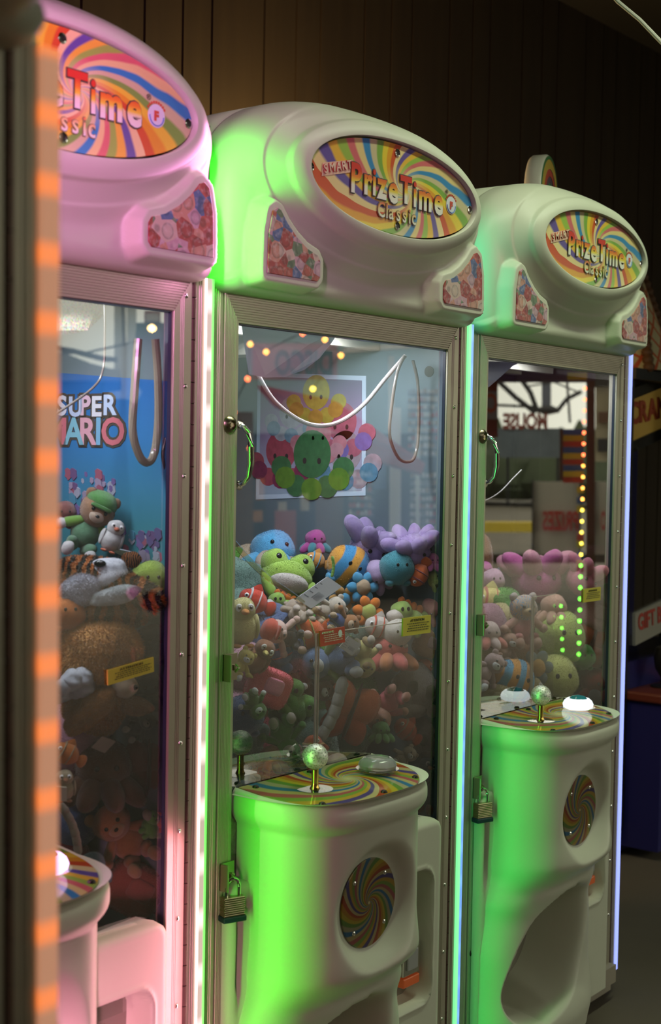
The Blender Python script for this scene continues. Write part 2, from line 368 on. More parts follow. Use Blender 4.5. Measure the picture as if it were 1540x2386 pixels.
PC = -.09
def base_mesh():
    def interp(tab, h):
        for (h0, a0), (h1, a1) in zip(tab, tab[1:]):
            if h <= h1:
                t = max(0, (h-h0)/(h1-h0)); t = t*t*(3-2*t); return a0+(a1-a0)*t
        return tab[-1][1]
    A = [(.05, .250), (.14, .248), (.30, .245), (.42, .225), (.50, .203), (.60, .198), (.9, .198)]
    D = [(.05, .118), (.12, .130), (.24, .112), (.38, .112), (.45, .132), (.525, .192), (.60, .186), (.9, .184)]
    NL, NP, NRt = 10, 132, 56; rows = []
    hs = [.055+.0058*i for i in range(int((.685-.055)/.0058)+1)]
    spec = [(h, 1, 0) for h in hs]+[(.689, 1, .004), (.691, 1, .02), (.6912, 1, .034)]+[(h, 0, 0) for h in [.692+.0055*i for i in range(28)]]
    spec += [(.8465, 0, 0)]
    vs = []
    for h, fl, drop in spec:
        a, d = interp(A, h), interp(D, h); vf = .03-drop if fl else -.003
        lip = 0
        if h > .786: q = min(1, (h-.786)/.03); lip = .016*sin(pi/2*q)
        if h > .826: lip = .016*sqrt(max(0, 1-((h-.826)/.022)**2))
        if .72 < h <= .786: lip = 0
        a += lip; d += lip
        n = 3.0 if h > .5 else 3.0-(.5-h)*1.2
        uL, uR = (-.338, .337) if fl else (PC-a, PC+a)
        if fl and h > .66: q = 1-sqrt(max(0, 1-min(1, (h-.66)/.031)**2)); uL += .03*q; uR -= .03*q
        row = []
        for k in range(NL): row.append([uL+(PC-a-uL)*k/NL, vf, h, 0])
        for k in range(NP+1):
            # even spacing in the front, tighter at the turns
            ph = pi*(1-k/NP); cc, s_ = cos(ph), sin(ph)
            uu = PC+a*(1 if cc > 0 else -1)*abs(cc)**(2/n); vv = max(vf, -.003+(d+.003)*abs(s_)**(2/n))
            row.append([uu, vv, h, 1])
        for k in range(1, NRt+1): row.append([PC+a+(uR-PC-a)*k/NRt, vf, h, 2])
        for p in row:
            u, v = p[0], p[1]
            if p[3] == 1 and h > .46:
                r = math.hypot(u+.09, h-.63)
                if r < .14 and v > .147: p[1] = .147+(v-.147)*ss(.083, .130, r)
            if h < .47 and p[3] == 1:
                uc = -.075+(h-.40)*.42; x, z = (u-uc), (h-.288)
                e = (abs(x/.165)**2.4+abs(z/.15)**2.4)**(1/2.4)
                mk = 1-ss(.80, 1.0, e) if x < 0 else 1-ss(.30+.5*(1-min(1, x/.05)), 1.04, e)
                p[1] = v+(-.10-v)*mk
            if p[3] == 2 and fl and .29 < h < .605:
                x, z = abs(u-.195)-.065, abs(h-.448)-.108; dd = math.hypot(max(x, 0), max(z, 0))+min(max(x, z), 0)
                p[1] -= .055*(1-ss(.022, .036, dd))
                p[1] += .004*ss(.030, .036, dd)*(1-ss(.036, .045, dd))
            if p[3] == 2 and fl and u > uR-.02: p[1] -= .02-sqrt(max(0, .0004-(u-uR+.02)**2))
            if p[3] == 0 and .44 < h < .67: p[1] -= .03*ss(uL+.012, PC-a, u)*ss(.44, .52, h)*(1-ss(.63, .665, h))
            if p[3] == 0 and fl and u < uL+.02: p[1] -= .02-sqrt(max(0, .0004-(uL+.02-u)**2))
        vs += [(p[0], -p[1], p[2]+(.10*(-p[1]+.09)*max(0, p[2]-.72)/.12 if not fl else 0)) for p in row]
        W = len(row)
    R = len(spec)
    # top cap going inward under the printed panel
    last = vs[-W:]
    for s_ in (.97, .9, .3):
        vs += [(PC+(x-PC)*s_, (y+.08)*s_-.08, .8515+.10*((y+.08)*s_-.08)) for x, y, z in last]; R += 1
    fs = []
    for i in range(R-1):
        for k in range(W-1): fs.append((i*W+k, i*W+k+1, (i+1)*W+k+1, (i+1)*W+k))
    me = bpy.data.meshes.new('base_moulding'); me.from_pydata(vs, [], fs); me.update()
    bm = bmesh.new(); bm.from_mesh(me); bmesh.ops.remove_doubles(bm, verts=bm.verts, dist=1e-5); bmesh.ops.recalc_face_normals(bm, faces=bm.faces)
    bm.normal_update()
    if sum(f.normal.y*f.calc_area() for f in bm.faces) > 0: bmesh.ops.reverse_faces(bm, faces=bm.faces)
    bm.to_mesh(me); bm.free()
    for p in me.polygons: p.use_smooth = True
    return me

def ribs(w, mode='rib', pitch=.0038, margin=.004, amp=.0013):
    """cross profile of an extruded aluminium bar: (position across, height)"""
    pr = [(0, 0), (0, .005), (.001, .006)]; x = margin
    while x+pitch < w-margin:
        pr += [(x, .006), (x+pitch*.18, .006-amp), (x+pitch*.42, .006-amp), (x+pitch*.6, .006)]; x += pitch
    return pr+[(w-.001, .006), (w, .005), (w, 0)]
def ribbar(b, x0, x1, z0, z1, horiz=False, e0=None, e1=None, pr=None, y=0.0, mi=0):
    w = (z1-z0) if horiz else (x1-x0); pr = pr or ribs(w); n = len(pr); vs = []
    for end in (0, 1):
        for t, d in pr:
            f = t/w
            if horiz:
                xe = (e0(f) if e0 else x0) if end == 0 else (e1(f) if e1 else x1); vs.append((xe, y-d, z0+t))
            else:
                ze = (e0(f) if e0 else z0) if end == 0 else (e1(f) if e1 else z1); vs.append((x0+t, y-d, ze))
    fs = [(i, i+1, n+i+1, n+i) for i in range(n-1)]+[(n-1, 0, n, 2*n-1), tuple(range(n)), tuple(range(2*n-1, n-1, -1))]
    b.add(vs, fs, mi)

SIGN = swirl('sign_swirl', ('X', 'Z'), .03, .0, 1.5, 3.0, .42, pale=.08, rough=.18)
PANEL = swirl('panel_swirl', ('X', 'Y'), .02, .01, 1.2, 3.0, .55, pale=.035, rough=.12, dark=.6)
DISC = swirl('disc_swirl', ('X', 'Z'), 0, 0, 1.0, 3.0, .55, pale=.004, rough=.3, dark=.33)
BUB = bubbles('bubble_print')
LET = axisramp('letter_gradient', 'Z', [(0, (.85, .84, .78)), (.36, (.85, .82, .62)), (.52, (.85, .68, .06)), (.72, (.83, .26, .03)), (1, (.66, .05, .03))], .2, lo=-.004, hi=.040)
LETC = axisramp('classic_gradient', 'Z', [(0, (.80, .82, .72)), (.4, (.80, .75, .35)), (1, (.72, .16, .05))], .2, lo=0, hi=.026)
INK = pbr('ink_outline', (.07, .06, .045), .3)
PINKP = pbr('pale_pink_print', (.80, .52, .36), .3); REDP = pbr('red_print', (.60, .08, .04), .3); BLUEP = pbr('blue_print', (.16, .30, .62), .3)

def screw(name, loc, parent, r=.004, axis='y', mat=CHROME, ring=False):
    b = MB(); rr = r
    prof = [(rr, 0), (rr, .0008), (rr*.86, .002), (rr*.5, .0028), (rr*.12, .003)]
    b.lathe(prof, 12, axis)
    if ring: b.lathe([(rr*1.9, 0), (rr*1.9, .001), (rr*1.3, .0016), (rr*1.1, .0005)], 16, axis)
    return b.build(name, mat, parent, smooth=True, loc=loc)

def make_machine():
    root = empty('crane_machine')
    # cabinet shell
    b = MB()
    b.box(-.385, .415, .02, .74, .055, .62)
    b.box(-.385, .415, .70, .74, .62, 1.75)
    b.build('cabinet_body', ALUD, root)
    b = MB(); b.box(-.37, .40, .05, .74, 1.75, 2.03); b.build('roof_box', pbr('roof_box_paint', (.30, .29, .22), .6), root, bevel=.006)
    b = MB(); b.box(-.385, .415, .0, .012, .015, .055); b.box(-.385, -.36, -.028, .0, .05, .098); b.box(-.338, .387, -.028, .0, .052, .1); b.build('kick_plate', pbr('kick_metal', (.36, .32, .25), .5, metal=.2), root)
    for x, y in ((-.34, .06), (.36, .06), (-.34, .68), (.36, .68)):
        b = MB(); b.lathe([(.016, .0), (.016, .012), (.006, .014), (.006, .058)], 14); b.build('foot', DARKM, root, smooth=True, loc=(x, y, 0))
    # outer posts
    for side in (0, 1):
        b = MB(); x0, x1 = ((-.385, -.353) if side == 0 else (.397, .420))
        ribbar(b, x0, x1, .06, 1.752, pr=ribs(x1-x0, pitch=.005, margin=.006, amp=.001), y=.0)
        b.box(x0, x1, 0, .04, .06, 1.752)
        b.build('corner_post', ALU, root)
    for side in (0, 1):
        b = MB(); x0 = -.385 if side == 0 else .397
        b.box(x0, x0+.022, .66, .70, .06, 1.75); b.build('corner_post', ALU, root)
    b = MB(); b.box(-.36, .41, -.002, .05, 1.748, 1.758); b.build('header_gap_strip', DARKM, root)
    # door
    door = MB()
    ribbar(door, -.351, -.314, .06, 1.745, e1=lambda f: 1.745-.057*f, y=-.002)
    pr = ribs(.042, pitch=.0036, margin=.0145, amp=.0008)
    ribbar(door, .3445, .3865, .06, 1.745, e1=lambda f: 1.688+.057*f, pr=pr, y=-.002)
    ribbar(door, 0, 0, 1.688, 1.745, True, e0=lambda f: -.314-.037*f, e1=lambda f: .3445+.042*f, pr=ribs(.057, pitch=.0044, margin=.003, amp=.0016), y=-.002)
    ribbar(door, 0, 0, .06, .10, True, e0=lambda f: -.314, e1=lambda f: .3445, pr=ribs(.04), y=-.001)
    d = door.build('door_frame', ALU, root)
    b = MB(); b.box(-.316, .346, .004, .008, .55, 1.690); b.build('glass_pane', GLASS, root)
    b = MB()
    for x0, x1 in ((-.3165, -.3135), (.3432, .3450)): b.box(x0, x1, -.003, .004, .6, 1.689)
    b.box(-.3165, .345, -.004, .010, 1.686, 1.689); b.build('glass_gasket', pbr('gasket', (.03, .04, .07), .3), root)
    b = MB(); z = .07
    while z < 1.74:
        b.tube([(.3925, -.004, z), (.3925, -.004, min(1.742, z+.0335))], .0048, 10); z += .035
    b.box(.387, .398, -.002, .002, .06, 1.742); b.build('door_hinge', HINGE, root, smooth=True)
    for k in range(11): screw('rivet', (.372, -.008, 1.715-.148*k), d, .0042, mat=BRASS if False else CHROME)
    # lock, handle, latches
    b = MB(); b.lathe([(.0165, 0), (.0165, .002), (.013, .006), (.0085, .008), (.0085, .003), (.004, .003)], 24, 'y'); b.lathe([(.004, .0), (.004, .006)], 10, 'y'); b.build('key_lock', pbr('lock_metal', (.45, .38, .26), .25, metal=1), root, smooth=True, loc=(-.335, -.008, 1.508))
    b = MB(); b.tube([(0, 0, .052), (0, -.012, .05), (0, -.024, .038), (0, -.029, .015), (0, -.029, -.015), (0, -.024, -.038), (0, -.012, -.05), (0, 0, -.052)], [.005, .005, .005, .0065, .0065, .005, .005, .005], 12)
    for z in (-.054, .054): b.lathe([(.009, 0), (.009, .003), (.005, .004)], 14, 'y', (0, 0, z))
    b.build('door_handle', CHROME, root, smooth=True, loc=(-.297, .004, 1.455))
    for z, nm in ((1.079, 'latch_bracket'), (.705, 'hasp')):
        b = MB(); b.box(-.017, .019, -.003, 0, -.024, .024); b.box(-.017, -.013, -.020, 0, -.024, .024); b.box(-.001, .009, -.014, -.003, -.005, .005)
        b.tube([(.004, -.012, .006), (.004, -.020, .0), (.004, -.012, -.008)], .0025, 8)
        b.build(nm, pbr('bracket_zinc', (.40, .35, .25), .35, metal=.9), root, bevel=.001, loc=(-.327, -.008, z))
    screw('lower_bolt', (-.335, -.008, .32), root, .007, mat=DARKM)
    # marquee
    mq = link('marquee', marquee_mesh(), PLAST, root)
    b = MB(); n = 72; b.prism([(.262*cos(2*pi*i/n), .0855*sin(2*pi*i/n)) for i in range(n)], -.004, .002)
    sg = b.build('sign_plate', SIGN, mq, bevel=.001, loc=(.027, -.093, 1.967))
    def word(nm, s, size, loc, mat, rot=0, off=.0016, sx=1, oc=INK, oo=.0036, space=1.0):
        text(nm, s, size, mq, oc, (loc[0], loc[1], loc[2]), rot, oo, .0005, sx=sx, space=space)
        text(nm, s, size, mq, mat, (loc[0], loc[1]-.0012, loc[2]), rot, off, .0005, sx=sx, space=space)
    y = -.0985
    Z = [(-.1195, 1.942, 'P', .074), (-.080, 1.944, 'r', .072), (-.054, 1.945, 'i', .072), (-.036, 1.943, 'z', .072), (-.002, 1.941, 'e', .072), (.036, 1.946, 'T', .070), (.077, 1.943, 'i', .072), (.096, 1.942, 'm', .070), (.150, 1.941, 'e', .072)]
    for x, z, ch, s_ in Z: word('sign_letter', ch, s_, (x, y, z), LET, off=.0012 if ch == 'i' else .0024, oo=.0030 if ch == 'i' else .0044, sx=.84)
    for x, ch in zip((-.040, -.014, -.004, .020, .040, .060, .070), 'Classic'): word('sign_letter', ch, .040, (x+.004, y, 1.908), LETC, off=.0003, oo=.0016, sx=.86, oc=pbr('olive_outline', (.25, .22, .10), .3))
    b = MB(); b.prism([(-.045, -.017), (.046, .005), (.044, .027), (-.043, .007)], -.0003, 0); b.build('smart_badge', PINKP, mq, loc=(-.156, y+.0005, 1.972))
    for k, (ch, x) in enumerate(zip('SMART', (-.196, -.181, -.161, -.145, -.129))): word('sign_letter', ch, .0215, (x, y-.0008, 1.960+.0046*k+.001), pbr('smart_fill', (.85, .70, .50), .3), rot=.22, off=0, oo=.0009, sx=1.0, oc=REDP)
    b = MB(); b.lathe([(.0175, 0), (.0175, .0008), (.001, .0009)], 32, 'y'); lg = b.build('round_logo', WHITE, mq, loc=(.2115, -.0975, 1.964))
    text('logo_letter', 'F', .019, mq, REDP, (.206, -.0990, 1.9575), 0, .0012, .0004)
    b = MB()
    for k in range(9):
        a = rad(35+k*14); b.box(.2115+.0205*cos(a)-.0014, .2115+.0205*cos(a)+.0014, -.0984, -.0974, 1.964+.0205*sin(a)-.0018, 1.964+.0205*sin(a)+.0018)
    b.build('logo_dots', REDP, mq)
    b = MB(); b.tube([(.2115+.0145*cos(a), -.0986, 1.964+.0145*sin(a)) for a in [rad(180+10*k) for k in range(19)]], .0011, 6); b.build('logo_ring', BLUEP, mq)
    text('logo_letter', '®', .012, mq, INK, (.190, -.0988, 1.985), 0, 0, .0003)
    for u, h in ((-.231, 1.9665), (.026, 2.036), (.2805, 1.966), (.030, 1.898)):
        b = MB(); b.lathe([(.0078, 0), (.0078, .0012), (.0052, .0018), (.005, .0002)], 18, 'y', mi=0); b.lathe([(.005, 0), (.005, .001), (.0005, .0012)], 14, 'y', mi=1)
        b.build('sign_screw', [CHROME, DARKM], mq, smooth=True, loc=(u, -.0975, h))
    for sgn in (-1, 1):
        b = MB(); pl = [(sgn*x, z) for x, z in POD]
        b.prism([(x, z-1.82) for x, z in pl], -.0025, .002); b.prism([(x*1.0, z-1.82) for x, z in pl], -.0010, .002)
        b.build('bubble_plate', BUB, mq, bevel=.0008, loc=(CU+.001, -.082, 1.82))
    b = MB(); b.box(-.006, .006, -.003, .001, -.012, .012); b.box(-.003, .003, -.005, .001, -.004, .004); b.build('side_clip', pbr('clip', (.45, .42, .30), .4), mq, loc=(-.377, -.005, 1.86))
    # base front
    bm_ = link('base_moulding', base_mesh(), PLAST, root)
    # printed control panel
    def pan(s_, n=3.0, a=.198, d=.186, N_=90):
        out = []
        for k in range(N_+1):
            ph = pi*k/N_; c, q = cos(ph), sin(ph); out.append((PC+s_*a*(1 if c > 0 else -1)*abs(c)**(2/n), -(s_*d)*abs(q)**(2/n)))
        return out
    P2 = pan(1.0); n = len(P2); zt = lambda y_: .8555+.10*y_
    b = MB(); vs = [(x-PC, y_+.09, zt(y_)-.84) for x, y_ in P2]+[(x-PC, y_+.09, zt(y_)-.846) for x, y_ in P2]
    b.add(vs, [tuple(range(n)), tuple(range(2*n-1, n-1, -1))]+[(i, (i+1) % n, n+(i+1) % n, n+i) for i in range(n)])
    cp = b.build('control_panel', PANEL, root, loc=(PC, -.09, .84))
    wm = MB(); vs = [(x, y_, zt(y_)-.004) for x, y_ in P2]+[(PC+(x-PC)*1.09, y_*1.08-.001*0, .845) for x, y_ in P2]
    wm.add(vs, [(i, i+1, n+i+1, n+i) for i in range(n-1)]); wm.build('panel_rim', PLAST, root, smooth=True)
    for u, v in ((-.262, .018), (.088, .012), (.052, .150), (-.080, .173), (-.235, .152), (-.10, .012)):
        b = MB(); b.lathe([(.0065, 0), (.0065, .001), (.0048, .0035), (.002, .0045)], 14); b.build('panel_screw', DARKM, cp, smooth=True, loc=(u-PC, -v+.09, zt(-v)-.84))
    # joystick
    js = empty('joystick', (-.178, -.088, .8475), parent=root)
    b = MB(); b.lathe([(.034, 0), (.034, .0012), (.001, .0014)], 36); b.build('dust_washer', PLEXI_W, js, smooth=True)
    b = MB(); b.lathe([(.010, .001), (.0072, .006), (.0065, .012), (.0065, .036), (.008, .038), (.008, .041), (.003, .042)], 20); b.build('shaft', BRASS, js, smooth=True)
    b = MB(); r = .0235; b.lathe([(r*sin(pi*k/28), .060-r*cos(pi*k/28)) for k in range(1, 28)], 40); b.build('ball_knob', BALL, js, smooth=True)
    # coin box inside the right opening
    cb = MB(); cb.box(-.03, .028, -.012, .02, -.032, .032, 0); cb.box(-.020, .018, -.016, -.011, -.020, .024, 1); cb.box(-.03, .028, -.013, .02, -.055, -.035, 2)
    cb.build('coin_unit', [CHROME, pbr('grey_plate', (.35, .35, .34), .35), pbr('amber_light', (.5, .12, .04), .3, emit=(1, .15, .03), es=.08)], root, bevel=.004, loc=(.248, -.002, .40))
    cb = MB(); cb.box(-.10, .03, .0, .006, -.14, .14, 0); cb.lathe([(.005, 0), (.005, .002), (.002, .003)], 10, 'y', (.01, 0, .08)); cb.lathe([(.005, 0), (.005, .002), (.002, .003)], 10, 'y', (.01, 0, .055)); cb.build('prize_door', pbr('brown_grey', (.22, .18, .14), .4, metal=.3), root, loc=(.225, .022, .45))
    # round plate on the pedestal
    b = MB(); b.lathe([(.083, 0), (.083, .002), (.0815, .003), (.001, .003)], 64, 'y'); rp = b.build('round_plate', DISC, root, loc=(-.09, -.148, .63))
    for a in (45, 135, 225, 315): screw('plate_screw', (.0655*cos(rad(a)), -.003, .0655*sin(rad(a))), rp, .0045, ring=False)
    # inner panels
    b = MB(); b.box(-.384, -.380, .045, .66, .62, 1.74); b.build('side_window', SIDEGLASS, root)
    b = MB(); b.box(-.38, .41, .01, .70, .60, .615); b.build('prize_floor', pbr('deck', (.12, .11, .1), .7), root)
    b = MB(); b.box(-.384, .412, .045, .70, 1.735, 1.75); b.build('cabinet_ceiling', pbr('inner_ceiling', (.25, .26, .28), .6), root)
    b = MB(); b.box(-.36, .38, .30, .325, 1.695, 1.715); b.box(-.36, .38, .20, .222, 1.695, 1.715); b.box(-.02, .04, .19, .34, 1.66, 1.70); b.build('crane_rail', ALUD, root, bevel=.002)
    return root
PLEXI_W = glass('washer_clear', gain=2.0, tint=(.85, .85, .85))
def ballmat():
    m, t, N, L = nt('crystal_ball'); N.remove(N['Principled BSDF'])
    gl = N.new('ShaderNodeBsdfGlass'); gl.inputs['IOR'].default_value = 1.5; gl.inputs['Roughness'].default_value = .02
    tc = N.new('ShaderNodeTexCoord'); v = N.new('ShaderNodeTexVoronoi'); v.inputs['Scale'].default_value = 260; L.new(tc.outputs['Object'], v.inputs['Vector'])
    r = ramp(N, [(.2, (.1, .1, .1)), (.5, (.75, .75, .75))]); L.new(v.outputs['Distance'], r.inputs[0])
    df = N.new('ShaderNodeBsdfGlossy'); df.inputs['Roughness'].default_value = .55; df.inputs[0].default_value = (.95, .94, .90, 1)
    mx = N.new('ShaderNodeMixShader'); L.new(r.outputs[0], mx.inputs[0]); L.new(gl.outputs[0], mx.inputs[1]); L.new(df.outputs[0], mx.inputs[2]); L.new(mx.outputs[0], N['Material Output'].inputs[0])
    return m
BALL = ballmat()
proto = make_machine()
M = {2: proto}
for k in (1, 3, 0): M[k] = copy_tree(proto)
for k in (1, 2, 3): M[k].location = (OFFS[k][0], OFFS[k][1], 0); M[k].rotation_euler = (0, 0, OFFS[k][2])
M[0].location = (-1.888, -.870, 0); M[0].rotation_euler = (0, -.011, 0)
tag(M[0], 'blurred crane machine at the left edge with an orange lit edge strip', 'arcade machine')
tag(M[1], 'pink lit crane machine with a lilac marquee and a blue poster inside', 'arcade machine')
tag(M[2], 'middle crane machine whose marquee and pedestal glow bright green', 'arcade machine')
tag(M[3], 'right-hand crane machine with a glowing white dome button and blue violet edge strip', 'arcade machine')

# light strips at the machines' right corners
def strip(m, u0, u1, u2, fa, fb, left, right, z0=.07, z1=1.749, y1=-.010, ch=1):
    b = MB(); b.box(u0, u1, y1, .004, z0, z1, fm=[0, 0, 0, 0, 0, 2])
    P = [(u1, .004), (u1, y1), (u2-.004*ch, y1), (u2+.0045*ch, -.0005 if ch else .002)]; n = 4
    b.add([(x, y, z0) for x, y in P]+[(x, y, z1) for x, y in P], [(0, 1, 2, 3), (7, 6, 5, 4), (0, 4, 5, 1), (1, 5, 6, 2), (3, 7, 4, 0)], 1)
    b.add([(x, y, z) for z in (z0, z1) for x, y in P[2:]], [(0, 1, 3, 2)], 3)
    return b.build('light_strip', [fa, fb, left, right], M[m])
def added_gapstrip(m, mat, u=.414, v=.0, z0=1.76, z1=2.0):  # hidden emitter added in the gap to light the next machine's marquee
    b = MB(); P = [(u, -v+.012), (u, -v), (u+.003, -v), (u+.009, -v+.010)]
    b.add([(x, y, z0) for x, y in P]+[(x, y, z1) for x, y in P], [(0, 1, 2, 3), (7, 6, 5, 4), (0, 4, 5, 1), (1, 5, 6, 2), (3, 7, 4, 0)])
    b.add([(x, y, z) for z in (z0, z1) for x, y in P[2:]], [(0, 1, 3, 2)], 1)
    b.build('light_strip', [RUBBER, mat], M[m])
orange_f = emis('strip_orange', (1.0, .24, .055), 1.0, (.0515, (.60, .26, .14), .72))
pinkside = emis('strip_pink', (1, .22, .42), 8)
white_f = emis('strip_white_pink', (1, .80, .74), 1.2, (.095, (.62, .50, .38), .8))
green_f = emis('strip_green', (.085, 1, .06), 1.7)
green_s = emis('strip_green_side', (.03, 1, .02), 3)
mint_f = emis('strip_mint', (.20, 1, .36), 1.0)
blue_f = emis('strip_blue', (.15, .45, 1.0), 1.0, (.075, (.10, .36, 1.0), .9))
teal_s = emis('strip_teal_side', (.03, 1, .14), 3)
violet_f = emis('strip_violet', (.28, .36, 1), 1.3)
strip(0, .420, .4285, .437, orange_f, orange_f, orange_f, emis('strip_pink_side', (1, .25, .5), 6), ch=0)
strip(1, .420, .432, .441, white_f, green_f, emis('strip_white_side', (1, .62, .62), 5), green_s)
strip(2, .421, .431, .444, mint_f, blue_f, mint_f, teal_s)
strip(3, .4215, .4225, .438, violet_f, violet_f, violet_f, violet_f)
# every machine also has a strip at its left corner, tucked into the gap beside its neighbour
b = MB(); b.box(-.398, -.387, -.012, .002, .07, 1.74); b.build('light_strip', pinkside, M[1])

added_gapstrip(1, emis('gap_green', (.03, 1, .02), 150), v=.014); added_gapstrip(2, emis('gap_teal', (.05, 1, .50), 22), v=-.006)
# buttons
def button(m, lit):
    bt = empty('push_button', (.018, -.084, .8475), parent=M[m])
    b = MB(); b.lathe([(.040, 0), (.042, .004), (.042, .007), (.001, .0075)], 40); b.build('collar', PLEXI_W if not lit else glass('collar_lit', gain=1.5), bt, smooth=True)
    prof = [(.028, .002), (.036, .008), (.0375, .014), (.034, .022), (.027, .028), (.0235, .0285), (.022, .0255), (.018, .024), (.001, .0245)]
    if lit: mats = {'w': pbr('dome_white_lit', (.7, .7, .7), .2, emit=(.85, .95, 1), es=1.1), 'p': pbr('dome_violet_lit', (.6, .5, .7), .2, emit=(.9, .55, 1), es=2.2)}[lit]
    else: mats = pbr('clear_grey_plastic', (.62, .60, .62), .12, trans=.55, coat=.5)
    b = MB(); b.lathe(prof, 40); b.build('button_dome', mats, bt, smooth=True)
    if lit:
        b = MB(); b.lathe([(.022, 0), (.016, .006), (.001, .009)], 30); b.build('button_cap', pbr('cap_'+lit, (.03, .20, .26) if lit == 'w' else (.08, .15, .5), .1), bt, smooth=True, loc=(0, 0, .0275))
button(2, None); button(3, 'w'); button(1, 'p'); button(0, None)

# ------------------------------------------------------------------ what stands across the yard and shows as reflections in the doors
def mir(m, x, y, R):
    P, d, n, t, o = ray(m, x, y); k = R/math.hypot(d.x, d.y); Q = P+d*k
    return Q-n*(2*((Q-o).dot(n)+.004))
def rbox(b, m, x0, y0, x1, y1, R, dep=.15, mi=0):
    A = mir(m, x0, y0, R); B = mir(m, x1, y0, R); C = mir(m, x0, y1, R)
    ax = (B-A)/2; az = (A-C)/2; ay = ax.cross(az).normalized()*dep/2
    ctr = (B+C)/2; back = Vector((ctr.x-CAM[0], ctr.y+CAM[1], 0)).normalized()
    return b.obox(ctr+back*dep/2, ax, ay, az, mi)
def rtube(b, m, pts, R, r, mi=0, n=8): return b.tube([mir(m, x, y, R) for x, y in pts], r, n, mi)
def rquad(b, m, pts, R, dep=.08, mi=0):
    A = [mir(m, x, y, R) for x, y in pts]; nn = (A[1]-A[0]).cross(A[2]-A[0]).normalized()*dep; k = len(A)
    return b.add(A+[p+nn for p in A], [tuple(range(k)), tuple(range(2*k-1, k-1, -1))]+[(i, i+k, (i+1) % k+k, (i+1) % k) for i in range(k)], mi)
def rtext(nm, s, m, x0, y0, x1, y1, R, mat, parent, off=.0):
    """lettering standing upright, facing the machines, fitted between two sight lines (so it reads mirrored in the glass)"""
    A = mir(m, x1, y1, R); B = mir(m, x0, y1, R); T = mir(m, x1, y0, R)
    o = text(nm, s, 1.0, parent, mat, off=off, ext=.01)
    ws = max(v.co.x for v in o.data.vertices); hs_ = max(v.co.z for v in o.data.vertices)
    ex = (B-A)/ws; ez = (T-A)/hs_; ey = Vector((-ex.y, ex.x, 0)).normalized()*.6
    for v in o.data.vertices: c = v.co.copy(); v.co = A+ex*c.x+ez*c.z+ey*(c.y*1-.02)
    return o
C_ = lambda n, c, **k: pbr(n, c, k.pop('rough', .7), **k)
# distant trees
b = MB(); rnd = random.Random(3)
for k in range(150):
    a = rad(-68+k*.36); R = 46+rnd.random()*6; bx, by = CAM[0]+R*cos(a), 1.7+R*sin(a); h = 1.5+rnd.random()*1.6; wd = .5+rnd.random()*.8
    b.lathe([(wd*.8, .2), (wd*1.2, h*.3), (wd*.9, h*.6), (wd*.45, h*.85), (.05, h)], 8, c=(bx, by, 0))
tag(b.build('tree_line', C_('dark_foliage', (.035, .05, .02), vary=.5, vscale=1)), 'line of dark trees across the yard, mirrored in the right-hand door', 'trees', kind='stuff')
# right: open game booth
R = 11
g = empty('game_booth', (0, 0, 0))
PUR = C_('purple_paint', (.12, .06, .20)); MAR = C_('maroon_post', (.13, .05, .06))
b = MB(); rbox(b, 3, 1108, 840, 1388, 886, R, .3); b.build('header_beam', PUR, g)
b = MB(); rbox(b, 3, 1366, 886, 1386, 1660, R, .12); rbox(b, 3, 1304, 1000, 1312, 1120, R-.1, .1); b.build('side_post', MAR, g)
b = MB(); yy = 1000; k = 0
while yy < 1120: rbox(b, 3, 1312, yy, 1360, yy+13, R-.1, .2, k % 3); yy += 14; k += 1
for yy, k in ((1135, 1), (1160, 0), (1180, 1), (1245, 2), (1262, 1), (1290, 0), (1305, 1), (1320, 2)): rbox(b, 3, 1344, yy, 1361, yy+14, R-.1, .2, k)
rbox(b, 3, 1322, 868, 1368, 883, R-.2, .1, 1)
b.build('striped_trim', [C_('trim_blue', (.06, .14, .5)), C_('trim_yellow', (.65, .55, .06)), C_('trim_red', (.5, .06, .05))], g)
bulbs = [emis('bulb_red', (1, .16, .05), 16), emis('bulb_orange', (1, .40, .06), 16), emis('bulb_yellow', (1, .75, .08), 14), emis('bulb_green', (.15, 1, .05), 13)]
for i in range(29):
    b = MB(); x, y = 1363-17*i/28, 905+25.8*i; c = mir(3, x, y, R-.25); b.lathe([(.003, -.012), (.010, -.006), (.012, 0), (.009, .007), (.002, .012)], 8, c=c)
    b.build('bulb', bulbs[0 if i < 7 else 1 if i < 11 else 2 if i < 16 else 3], g)
for i in range(8):
    b = MB(); c = mir(3, 1307+.9*i, 1412+25.6*i, R-.05); b.lathe([(.003, -.009), (.008, -.005), (.009, 0), (.007, .005), (.002, .009)], 8, c=c); b.build('bulb', bulbs[3], g)
b = MB(); rbox(b, 3, 1108, 886, 1160, 1018, R+.1, .1, 0); rbox(b, 3, 1108, 912, 1160, 976, R, .1, 1); b.build('side_panel', [C_('booth_red', (.32, .05, .05)), C_('booth_grey', (.34, .32, .36))], g)
rtext('panel_letter', 'C', 3, 1134, 916, 1159, 960, R-.1, C_('letter_red', (.62, .10, .05)), g, off=.03)
tag(g, 'purple framed game booth with coloured bulb string and striped trim, seen in the right-hand door', 'booth')
